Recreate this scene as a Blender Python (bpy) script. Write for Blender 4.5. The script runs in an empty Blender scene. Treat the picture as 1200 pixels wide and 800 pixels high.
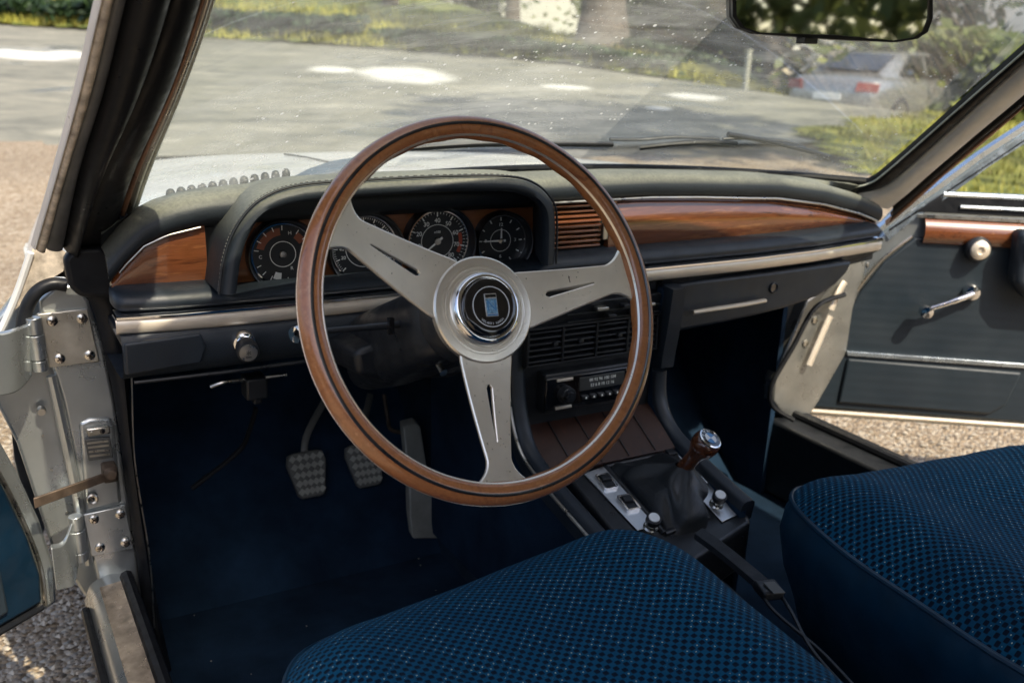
import bpy, bmesh, math, random
from mathutils import Vector as V, Matrix, noise
random.seed(7)
R = math.radians
sc = bpy.context.scene
COL = sc.collection

# ------------------------------------------------------------------ camera
CF = 1130.0
CP = V((-.811, -.83, 1.061))
AX = V((0.8674374, -0.11561939, 0.48392615))   # world x seen from the camera (right, down, forward)
AY = V((-0.49607991, -0.27560006, 0.82337679))
AZ = V((0.03817175, -0.95429386, -0.29642225))
def ray(px, py):
    v = V((px - 600, py - 400, CF))
    return V((v.dot(AX), v.dot(AY), v.dot(AZ)))
def P(px, py, ax, val):
    d = ray(px, py); a = 'xyz'.index(ax)
    return CP + d * ((val - CP[a]) / d[a])
def PP(px, py, Q, n):
    d = ray(px, py)
    return CP + d * ((Q - CP).dot(n) / d.dot(n))
def camera():
    cd = bpy.data.cameras.new('camera'); co = bpy.data.objects.new('camera', cd); COL.objects.link(co)
    r = V((AX[0], AY[0], AZ[0])); dn = V((AX[1], AY[1], AZ[1])); fw = V((AX[2], AY[2], AZ[2]))
    m = Matrix((r, -dn, -fw)).transposed().to_4x4(); m.translation = CP
    co.matrix_world = m
    cd.sensor_width = 36; cd.lens = 36 * CF / 1200
    cd.clip_start = .03; cd.clip_end = 400
    cd.dof.use_dof = True; cd.dof.focus_distance = 1.12; cd.dof.aperture_fstop = 6.5
    sc.camera = co
camera()

# ------------------------------------------------------------------ materials
MATS = {}
class NB:
    def __init__(s, name):
        s.m = bpy.data.materials.new(name); s.m.use_nodes = True
        s.t = s.m.node_tree; s.n = s.t.nodes; s.l = s.t.links
        s.b = s.n['Principled BSDF']; s.out = s.n['Material Output']
        s.tc = s.n.new('ShaderNodeTexCoord')
    def add(s, t, **k):
        x = s.n.new('ShaderNode' + t)
        for a, b in k.items():
            if a.startswith('i_'): x.inputs[a[2:].replace('_', ' ')].default_value = b
            else: setattr(x, a, b)
        return x
    def mapv(s, scale=(1, 1, 1), rot=(0, 0, 0), src='Object'):
        x = s.n.new('ShaderNodeMapping'); x.inputs['Scale'].default_value = scale; x.inputs['Rotation'].default_value = rot
        s.l.new(s.tc.outputs[src], x.inputs['Vector']); return x.outputs[0]
    def noise(s, vec, scale, detail=4, rough=.55, dist=0):
        x = s.add('TexNoise'); x.inputs['Scale'].default_value = scale; x.inputs['Detail'].default_value = detail
        x.inputs['Roughness'].default_value = rough; x.inputs['Distortion'].default_value = dist
        s.l.new(vec, x.inputs['Vector']); return x.outputs['Fac']
    def ramp(s, fac, stops, interp='LINEAR'):
        x = s.add('ValToRGB'); x.color_ramp.interpolation = interp
        e = x.color_ramp.elements
        while len(e) < len(stops): e.new(.5)
        for el, (p, c) in zip(e, stops):
            el.position = p; el.color = (*c, 1) if len(c) == 3 else c
        s.l.new(fac, x.inputs[0]); return x.outputs[0]
    def math(s, op, a, b=None, clamp=False):
        x = s.add('Math', operation=op); x.use_clamp = clamp
        for i, v in enumerate((a, b)):
            if v is None: continue
            if isinstance(v, (int, float)): x.inputs[i].default_value = v
            else: s.l.new(v, x.inputs[i])
        return x.outputs[0]
    def bump(s, h, strength=.2, dist=.002):
        x = s.add('Bump'); x.inputs['Strength'].default_value = strength; x.inputs['Distance'].default_value = dist
        s.l.new(h, x.inputs['Height']); s.l.new(x.outputs[0], s.b.inputs['Normal'])
def g(v): return (v, v, v)
def mixc(c, k): return tuple(x * k for x in c)
def mat(name, col, rough=.5, metal=0, coat=0, spec=.5, var=.25, nscale=18, bump=0, bscale=400, rvar=.12, dist=.001, emis=None):
    b = NB(name); o = b.mapv()
    n = b.noise(o, nscale, 5, .6)
    b.l.new(b.ramp(n, [(.3, mixc(col, 1 - var)), (.7, mixc(col, 1 + var))]), b.b.inputs['Base Color'])
    r = b.ramp(b.noise(o, nscale * 2.3, 4), [(.3, g(max(.02, rough - rvar))), (.7, g(min(1, rough + rvar)))])
    b.l.new(r, b.b.inputs['Roughness'])
    b.b.inputs['Metallic'].default_value = metal
    b.b.inputs['Specular IOR Level'].default_value = spec
    b.b.inputs['Coat Weight'].default_value = coat; b.b.inputs['Coat Roughness'].default_value = .06
    if bump: b.bump(b.noise(o, bscale, 3), bump, dist)
    if emis:
        b.b.inputs['Emission Color'].default_value = (*emis[0], 1); b.b.inputs['Emission Strength'].default_value = emis[1]
    MATS[name] = b.m
    return b.m
def wood(name, c1, c2, c3, axis='x', scale=1.0, rough=.3, coat=.9, crough=.06):
    b = NB(name)
    st = {'x': (2.2, 26, 26), 'y': (26, 2.2, 26), 'o': (14, 14, 14)}[axis]
    o = b.mapv(tuple(v * scale for v in st))
    n1 = b.noise(o, 1.6, 6, .62, 1.6)
    n2 = b.noise(b.mapv(tuple(v * scale * 7 for v in st)), 2.2, 3, .6)
    f = b.math('ADD', b.math('MULTIPLY', n1, .78), b.math('MULTIPLY', n2, .22))
    b.l.new(b.ramp(f, [(.3, c1), (.47, c2), (.56, mixc(c2, .8)), (.7, c3)]), b.b.inputs['Base Color'])
    b.b.inputs['Roughness'].default_value = rough
    b.b.inputs['Coat Weight'].default_value = coat; b.b.inputs['Coat Roughness'].default_value = crough
    b.bump(n2, .12, .0006)
    MATS[name] = b.m; return b.m

vinyl = mat('navy_black_vinyl', (.013, .019, .027), .46, bump=.35, bscale=900, dist=.0006, rvar=.08)
vinyl_dk = mat('black_vinyl', (.008, .010, .013), .5, bump=.25, bscale=700, dist=.0005)
def dusty():
    b = NB('dusty_dash_vinyl'); o = b.mapv()
    n = b.noise(o, 14, 6, .7); n2 = b.noise(o, 260, 3, .6)
    geo = b.add('NewGeometry'); sx = b.add('SeparateXYZ'); b.l.new(geo.outputs['Normal'], sx.inputs[0])
    up = b.ramp(sx.outputs['Z'], [(.35, g(0)), (.9, g(1))])
    f = b.math('MULTIPLY', up, b.ramp(n, [(.25, g(.45)), (.75, g(1))]))
    f = b.math('MULTIPLY', f, b.ramp(n2, [(.3, g(.65)), (.65, g(1))]))
    mx = b.add('MixRGB'); mx.inputs[1].default_value = (.013, .019, .026, 1); mx.inputs[2].default_value = (.30, .30, .235, 1)
    b.l.new(f, mx.inputs[0]); b.l.new(mx.outputs[0], b.b.inputs['Base Color'])
    b.b.inputs['Roughness'].default_value = .55
    b.bump(n2, .5, .0008); return b.m
dash_m = dusty()
plastic = mat('black_plastic', (.012, .014, .017), .38, bump=.1, bscale=500, dist=.0004)
rubber = mat('black_rubber_seal', (.008, .009, .011), .42, spec=.22, nscale=30, rvar=.15)
grey_trim = mat('grey_painted_trim', (.78, .76, .70), .45, metal=.2, nscale=9, var=.16)
paint = mat('silver_body_paint', (.66, .67, .66), .36, metal=.2, coat=.5, nscale=5, var=.1)
paint_in = mat('silver_paint_in_shut', (.40, .43, .435), .30, metal=.8, coat=.2, nscale=9, var=.12, rvar=.07)
worn = mat('worn_tan_paint', (.48, .42, .34), .6, metal=.15, nscale=60, var=.5)
brown_edge = mat('brown_metal_edge', (.30, .17, .11), .35, metal=.6)
rust = mat('rusty_steel', (.085, .062, .045), .6, metal=.5, nscale=50, var=.5)
steel = mat('dull_steel', (.55, .53, .48), .33, metal=1, nscale=30, var=.12)
screw_m = mat('screw_steel', (.62, .6, .56), .25, metal=1, nscale=80)
chrome = mat('chrome', (.82, .83, .84), .09, metal=1, var=.04, rvar=.05)
blue_chrome = mat('anodised_window_frame', (.62, .70, .76), .24, metal=.9, var=.06)
def brushed(name, col, rough=.3, st=(400, 6, 400), bumpk=.05):
    b = NB(name); n = b.noise(b.mapv(st), 1, 1.5, .4); n0 = b.noise(b.mapv(), 24, 4)
    b.l.new(b.ramp(n0, [(.3, mixc(col, .86)), (.7, col)]), b.b.inputs['Base Color'])
    b.b.inputs['Metallic'].default_value = 1
    b.l.new(b.ramp(n, [(.25, g(rough - .04)), (.75, g(rough + .08))]), b.b.inputs['Roughness'])
    return b.m
alu = brushed('brushed_aluminium', (.95, .88, .75), .31); alu.node_tree.nodes['Principled BSDF'].inputs['Metallic'].default_value = .9
strip_m = brushed('brushed_beige_strip', (.80, .72, .60), .42, (6, 400, 400)); strip_m.node_tree.nodes['Principled BSDF'].inputs['Metallic'].default_value = .6
rimwood = wood('mahogany_rim', (.19, .062, .022), (.38, .145, .048), (.50, .22, .085), 'o', 1.5, .3, .8)
dashwood = wood('dash_walnut', (.035, .010, .004), (.15, .048, .016), (.30, .12, .04), 'x', 1.0, .24, 1.0, .045)
clusterwood = wood('cluster_walnut', (.15, .048, .016), (.33, .12, .04), (.44, .17, .06), 'x', 1.3, .35, .6)
inlay_m = mat('black_inlay', (.008, .007, .007), .35, coat=.5)
black_gloss = mat('gloss_black', (.006, .006, .007), .12, coat=1, rvar=.05)
dial_m = mat('dial_black', (.011, .014, .016), .5)
white_m = mat('dial_white', (.85, .86, .80), .5, var=.05)
red_m = mat('dial_red', (.42, .07, .03), .5)
orange_m = mat('dial_orange', (.26, .08, .035), .5)
blue_m = mat('enamel_blue', (.06, .22, .45), .25, coat=1)
white_en = mat('enamel_white', (.7, .72, .72), .25, coat=1, var=.04)
emblem_m = mat('badge_pale_blue', (.17, .33, .46), .35, var=.5, nscale=500)
carpet = mat('navy_carpet', (.013, .031, .060), .95, bump=.9, bscale=900, dist=.003, var=.5, nscale=7, spec=.1)
mat_rub = mat('footwell_board', (.009, .022, .040), .6, bump=.5, bscale=500, var=.4, nscale=9)
seat_side = mat('blue_seat_vinyl', (.003, .030, .060), .42, bump=.3, bscale=600, dist=.0006)
leather = mat('boot_leather', (.012, .015, .018), .48, bump=.5, bscale=350, dist=.001)
tread_m = mat('worn_tread', (.30, .30, .26), .5)
pedal_m = mat('ribbed_pedal_rubber', (.11, .11, .10), .6)
webbing = mat('belt_webbing', (.012, .016, .021), .7, bump=.6, bscale=900)
tyre_m = mat('tyre', (.02, .02, .021), .8); 
knobwood = wood('knob_walnut', (.03, .01, .005), (.09, .028, .01), (.14, .05, .02), 'o', 2, .2, 1)
door_vinyl = mat('blue_black_door_vinyl', (.016, .026, .036), .5, bump=.35, bscale=800, dist=.0006, nscale=5, var=.15)
gasket_pale = mat('glass_edge', (.45, .47, .40), .25, coat=.4)
label_m = mat('data_plate', (.05, .052, .05), .4)
headliner = mat('pale_headliner', (.35, .35, .33), .8)

def ribbed():
    b = NB('ribbed_door_vinyl'); o = b.mapv(); sp = b.add('SeparateXYZ'); b.l.new(o, sp.inputs[0])
    n = b.noise(o, 5, 4); n2 = b.noise(o, 800, 3)
    b.l.new(b.ramp(n, [(.3, (.010, .018, .027)), (.7, (.015, .025, .034))]), b.b.inputs['Base Color'])
    b.l.new(b.ramp(b.noise(o, 13, 5), [(.3, g(.40)), (.7, g(.62))]), b.b.inputs['Roughness'])
    h = b.math('ADD', b.math('MULTIPLY', b.math('SINE', b.math('MULTIPLY', sp.outputs['Z'], 330)), .5), b.math('MULTIPLY', n2, .6))
    h = b.math('ADD', h, b.math('MULTIPLY', b.noise(o, 9, 2), 3.0))
    b.bump(h, .16, .0010); return b.m
door_vinyl = ribbed()
def seat_fabric():
    b = NB('woven_blue_seat_cloth')
    p = 2 * math.pi / .0080
    mp = b.mapv((p, p, p), (0, 0, R(45)))
    s = b.add('SeparateXYZ'); b.l.new(mp, s.inputs[0])
    f = b.math('ADD', b.math('COSINE', s.outputs[0]), b.math('COSINE', s.outputs[1]))
    dots = b.ramp(b.math('MULTIPLY', b.math('ADD', f, 2), .25), [(.50, g(0)), (.60, g(1))])
    n = b.noise(b.mapv(), 7, 4, .6); n2 = b.noise(b.mapv(), 900, 2)
    wn = b.add('TexWhiteNoise'); fl = b.mapv((1 / .005657, 1 / .005657, 1), (0, 0, R(45)))
    vm = b.add('VectorMath', operation='FLOOR'); b.l.new(fl, vm.inputs[0]); b.l.new(vm.outputs[0], wn.inputs['Vector'])
    fleck = b.math('MULTIPLY', b.math('LESS_THAN', f, -1.86), b.math('GREATER_THAN', wn.outputs['Value'], .70))
    base = b.ramp(n, [(.3, (.002, .052, .108)), (.7, (.003, .074, .145))])
    m1 = b.add('MixRGB'); b.l.new(dots, m1.inputs[0]); b.l.new(base, m1.inputs[1]); m1.inputs[2].default_value = (.002, .008, .020, 1)
    m2 = b.add('MixRGB'); b.l.new(fleck, m2.inputs[0]); b.l.new(m1.outputs[0], m2.inputs[1]); m2.inputs[2].default_value = (.50, .55, .42, 1)
    b.l.new(m2.outputs[0], b.b.inputs['Base Color'])
    b.b.inputs['Specular IOR Level'].default_value = .12; b.b.inputs['Roughness'].default_value = .8; b.b.inputs['Sheen Weight'].default_value = .05
    b.b.inputs['Sheen Tint'].default_value = (.2, .5, .8, 1)
    h = b.math('ADD', b.math('MULTIPLY', f, -.25), b.math('MULTIPLY', n2, .3))
    b.bump(h, .6, .0016); return b.m
cloth = seat_fabric()

def clear_glass(name, dirt=0.0, tint=(1, 1, 1), gl=.06):
    b = NB(name)
    tr = b.add('BsdfTransparent'); tr.inputs[0].default_value = (*tint, 1)
    gs = b.add('BsdfGlossy'); gs.inputs['Roughness'].default_value = .02
    fr = b.add('Fresnel'); fr.inputs[0].default_value = 1.35
    mx = b.add('MixShader'); b.l.new(b.math('MULTIPLY', fr.outputs[0], .12), mx.inputs[0]); b.l.new(tr.outputs[0], mx.inputs[1]); b.l.new(gs.outputs[0], mx.inputs[2])
    last = mx
    if dirt:
        o = b.mapv()
        n = b.noise(o, 3.2, 5, .6, .6); n2 = b.noise(b.mapv((2, 14, 14), (0, .5, .6)), 3, 4, .6, .3)
        haze = b.math('MULTIPLY', b.ramp(n, [(.32, g(.12)), (.68, g(1))]), b.ramp(n2, [(.35, g(.40)), (.65, g(1.0))]))
        haze = b.math('MULTIPLY', haze, dirt)
        sp = None
        for sc_, rad, th, k in ((80, .24, .35, 1.3), (34, .13, .35, 1.4), (170, .30, .35, .8)):
            vo = b.add('TexVoronoi'); vo.inputs['Scale'].default_value = sc_; b.l.new(o, vo.inputs['Vector'])
            sr = b.add('SeparateColor'); b.l.new(vo.outputs['Color'], sr.inputs[0])
            v = b.math('MULTIPLY', b.ramp(vo.outputs['Distance'], [(rad * .5, g(1)), (rad, g(0))]), b.math('GREATER_THAN', sr.outputs[0], th))
            v = b.math('MULTIPLY', v, b.math('MULTIPLY', sr.outputs[1], k))
            sp = v if sp is None else b.math('MAXIMUM', sp, v)
        # fine scratches
        w = b.noise(b.mapv((7, 160, 160), (.5, .3, .7)), 2.2, 2, .5, .1)
        scr = b.math('MULTIPLY', b.ramp(w, [(.735, g(0)), (.77, g(1))]), .22)
        sp = b.math('MAXIMUM', sp, scr)
        patch = b.ramp(b.noise(o, 3.4, 4, .6), [(.40, g(.12)), (.62, g(1))])
        sp = b.math('MULTIPLY', sp, patch)
        f = b.math('MAXIMUM', haze, sp)
        nv = b.add('CombineXYZ')
        for i_, q_ in enumerate((-.15, -.80, .58)): nv.inputs[i_].default_value = q_
        df = b.add('BsdfDiffuse'); b.l.new(nv.outputs[0], df.inputs['Normal']); df.inputs[0].default_value = (.9, .92, .86, 1)
        tl = b.add('BsdfTranslucent'); tl.inputs[0].default_value = (.9, .92, .86, 1)
        m2 = b.add('MixShader'); m2.inputs[0].default_value = .5; b.l.new(df.outputs[0], m2.inputs[1]); b.l.new(tl.outputs[0], m2.inputs[2])
        m3 = b.add('MixShader'); b.l.new(f, m3.inputs[0]); b.l.new(mx.outputs[0], m3.inputs[1]); b.l.new(m2.outputs[0], m3.inputs[2])
        last = m3
    b.l.new(last.outputs[0], b.out.inputs[0]); return b.m
screen_glass = clear_glass('dirty_windscreen_glass', .50, (.93, .97, .93))
lens_glass = clear_glass('gauge_glass')
win_glass = clear_glass('window_glass', 0, (.9, .95, .93))
mirror_m = mat('mirror_silver', (.80, .84, .78), .02, metal=1, var=.01, rvar=.01)

# ------------------------------------------------------------------ mesh tools
class MB:
    def __init__(s): s.v = []; s.f = []
    def addv(s, pts):
        k = len(s.v); s.v += [V(p) for p in pts]; return k
    def loft(s, rings, cu=False, cv=False, cap=False):
        n = len(rings[0]); k = s.addv([p for r in rings for p in r]); m = len(rings)
        for i in range(m - (0 if cv else 1)):
            for j in range(n - (0 if cu else 1)):
                a = k + i * n + j; b = k + i * n + (j + 1) % n
                c = k + ((i + 1) % m) * n + (j + 1) % n; d = k + ((i + 1) % m) * n + j
                s.f.append((a, b, c, d))
        if cap:
            s.f.append(tuple(k + j for j in range(n))[::-1]); s.f.append(tuple(k + (m - 1) * n + j for j in range(n)))
        return s
    def prism(s, poly, off):
        off = V(off); n = len(poly); k = s.addv(poly); s.addv([V(p) + off for p in poly])
        s.f.append(tuple(range(k, k + n))[::-1]); s.f.append(tuple(range(k + n, k + 2 * n)))
        for j in range(n):
            s.f.append((k + j, k + (j + 1) % n, k + n + (j + 1) % n, k + n + j))
        return s
    def box(s, c, size, M=None):
        x, y, z = [q / 2 for q in size]; c = V(c)
        pts = [V((a, b, d)) for a, b in ((-x, -y), (x, -y), (x, y), (-x, y)) for d in (-z,)]
        if M is not None:
            base = [c + M @ p for p in pts]; off = M @ V((0, 0, 2 * z))
        else: base = [c + p for p in pts]; off = V((0, 0, 2 * z))
        return s.prism(base, off)
    def tube(s, path, r, seg=12, cap=True, flat=1.0, up=None, closed=False):
        path = [V(p) for p in path]; n = len(path); rings = []
        rr = r if isinstance(r, (list, tuple)) else [r] * n
        u = None
        for i in range(n):
            if closed: t = path[(i + 1) % n] - path[i - 1]
            else: t = path[min(i + 1, n - 1)] - path[max(i - 1, 0)]
            t.normalize()
            if u is None:
                a = V(up) if up is not None else (V((0, 0, 1)) if abs(t.z) < .9 else V((1, 0, 0)))
                u = (a - t * a.dot(t)).normalized()
            else: u = (u - t * u.dot(t)).normalized()
            w = t.cross(u)
            rings.append([path[i] + (u * math.cos(q) * rr[i] + w * math.sin(q) * rr[i] * flat) for q in [2 * math.pi * k / seg for k in range(seg)]])
        return s.loft(rings, cu=True, cv=closed, cap=cap and not closed)
    def lathe(s, prof, o, ax, seg=32, xref=None, cap=False):
        o = V(o); ax = V(ax).normalized()
        a = V(xref) if xref is not None else (V((0, 0, 1)) if abs(ax.z) < .9 else V((1, 0, 0)))
        u = (a - ax * a.dot(ax)).normalized(); w = ax.cross(u)
        rings = [[o + ax * h + (u * math.cos(q) + w * math.sin(q)) * max(r, 1e-5) for q in [2 * math.pi * k / seg for k in range(seg)]] for r, h in prof]
        return s.loft(rings, cu=True, cap=cap)
    def build(s, name, m, parent=None, bevel=0, smooth=40, seg=2, subd=0, weld=True):
        me = bpy.data.meshes.new(name)
        bm = bmesh.new(); vs = [bm.verts.new(p) for p in s.v]
        for f in s.f:
            try: bm.faces.new([vs[i] for i in f])
            except ValueError: pass
        if weld: bmesh.ops.remove_doubles(bm, verts=bm.verts, dist=1e-5)
        bmesh.ops.recalc_face_normals(bm, faces=bm.faces)
        bm.to_mesh(me); bm.free()
        for p in me.polygons: p.use_smooth = True
        me.set_sharp_from_angle(angle=R(smooth))
        me.materials.append(m)
        o = bpy.data.objects.new(name, me); COL.objects.link(o)
        if parent is not None: o.parent = parent
        if bevel:
            b = o.modifiers.new('bevel', 'BEVEL'); b.width = bevel; b.segments = seg; b.limit_method = 'ANGLE'; b.angle_limit = R(35)
            b.harden_normals = False
        if subd:
            b = o.modifiers.new('sub', 'SUBSURF'); b.levels = subd; b.render_levels = subd
        return o
def tag(o, label=None, cat=None, group=None, kind=None):
    for k, v in (('label', label), ('category', cat), ('group', group), ('kind', kind)):
        if v: o[k] = v
    return o
def empty(name, label, cat, loc=(0, 0, 0), group=None):
    o = bpy.data.objects.new(name, None); COL.objects.link(o); o.location = loc
    return tag(o, label, cat, group)
def text(name, s, size, o, xdir, ydir, m, parent, ext=.0003, align='CENTER', depth=0):
    cu = bpy.data.curves.new(name, 'FONT'); cu.body = s; cu.size = size; cu.extrude = ext
    cu.align_x = align; cu.align_y = 'CENTER'
    ob = bpy.data.objects.new(name, cu); COL.objects.link(ob)
    bpy.context.view_layer.update()
    me = bpy.data.meshes.new_from_object(ob); bpy.data.objects.remove(ob)
    x = V(xdir).normalized(); y = V(ydir); y = (y - x * y.dot(x)).normalized(); z = x.cross(y)
    M = Matrix((x, y, z)).transposed().to_4x4(); M.translation = V(o)
    me.transform(M); me.materials.clear(); me.materials.append(m)
    me.name = name
    ob = bpy.data.objects.new(name, me); COL.objects.link(ob); ob.parent = parent
    return ob
def join_meshes(objs, name):
    """merge several generated lettering meshes into the first one"""
    base = objs[0]; bm = bmesh.new()
    for o in objs: bm.from_mesh(o.data)
    bm.to_mesh(base.data); bm.free(); base.name = name
    for o in objs[1:]: bpy.data.objects.remove(o)
    return base
def interp(x, tab):
    if x <= tab[0][0]: return tab[0][1]
    for (a, p), (b, q) in zip(tab, tab[1:]):
        if x <= b:
            return p + (q - p) * (x - a) / (b - a)
    return tab[-1][1]
def smooth_path(pts, n=6):
    pts = [V(p) for p in pts]; out = []
    for i in range(len(pts) - 1):
        p0 = pts[max(i - 1, 0)]; p1 = pts[i]; p2 = pts[i + 1]; p3 = pts[min(i + 2, len(pts) - 1)]
        for k in range(n):
            t = k / n
            out.append(.5 * ((2 * p1) + (p2 - p0) * t + (2 * p0 - 5 * p1 + 4 * p2 - p3) * t * t + (3 * p1 - p0 - 3 * p2 + p3) * t ** 3))
    out.append(pts[-1]); return out
def linspace(a, b, n): return [a + (b - a) * i / (n - 1) for i in range(n)]

# ================================================================== THE CAR
car = empty('vintage_coupe', 'silver vintage coupe seen from its open driver door, wood-rimmed steering wheel and blue cloth seats', 'car')

# ---- dashboard
def dz(x): return interp(x, [(-.675, -.078), (-.66, -.062), (-.652, -.05), (-.626, -.024), (-.6, -.012), (-.56, -.004), (-.5, 0), (.1, 0), (.2, -.004), (.27, -.008), (.37, -.014), (.49, -.031), (.60, -.055), (.645, -.068), (.68, -.08)])
def y0(x): return interp(x, [(-.68, .35), (-.6, .338), (-.5, .335), (.3, .335), (.45, .345), (.66, .375)])
def yb(x): return .37 + .17 * (1 - (x / .66) ** 2)
XS = linspace(-.668, .672, 68)
rings = []
for x in XS:
    d = dz(x); y = y0(x); b = max(yb(x), y + .03)
    prof = [(y + .02, .835), (y, .843), (y - .010, .849), (y - .014, .858), (y - .012, .868), (y - .003, .876), (y + .012, .880), (y + .035, .881), (y + (b - y) * .6, .871), (b, .856), (b + .02, .84)]
    rr = []
    for k, (yy, zz) in enumerate(prof):
        w = 1.0 if k < 8 else (.6 if k == 8 else .3)
        rr.append((x, yy, zz + d * w))
    rings.append(rr)
dash = MB().loft(rings).build('dashboard', dash_m, car, smooth=60)

# binnacle over the gauges
def binn(y, inset, lift=0, yy=None):
    pts = [(-.560 + inset, .772), (-.552 + inset, .815), (-.536 + inset, .85), (-.508 + inset * .8, .878 - inset * .6), (-.462 + inset * .5, .892 - inset), (-.38, .895 - inset), (-.28, .896 - inset), (-.19 - inset * .3, .893 - inset), (-.148 - inset * .7, .882 - inset * .8), (-.120 - inset, .858 - inset * .3), (-.112 - inset, .83), (-.110 - inset, .772)]
    sk = lambda a: max(0, min(1, (a + .32) / .17)) * max(0, y - .25) * .40
    return smooth_path([V((a + sk(a), y, b + lift)) for a, b in pts], 5)
rr = [binn(.47, .03, -.02), binn(.40, .004, -.006), binn(.33, 0), binn(.275, 0), binn(.262, .002), binn(.256, .007), binn(.255, .013), binn(.260, .018), binn(.28, .0205), binn(.375, .016)]
MB().loft(rr).build('instrument_hood', dash_m, dash, smooth=60)
# stitched piping on the rim of the hood
pp = binn(.2615, -.0012)
MB().tube(pp, .0016, 8).build('piping', vinyl_dk, dash)
sb = MB()
for i in range(0, len(pp) - 1):
    for t in (.15, .6):
        a = pp[i].lerp(pp[i + 1], t); b = pp[i].lerp(pp[i + 1], t + .25)
        off = V((0, -.0035, -.004))
        sb.tube([a + V((0, .006, .0014)), b + V((0, .006, .0014))], .0006, 5)
sb.build('stitching', mat('grey_thread', (.12, .12, .11), .8), dash)
# wood plate that carries the gauges
n_pl = V((0, -1, 0))
pl = [(-.54, .745), (-.532, .83), (-.51, .862), (-.46, .879), (-.15, .879), (-.095, .868), (-.075, .84), (-.068, .745)]
MB().prism([V((a, .366, b)) for a, b in pl], (0, .01, 0)).build('gauge_panel', clusterwood, dash)

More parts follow.
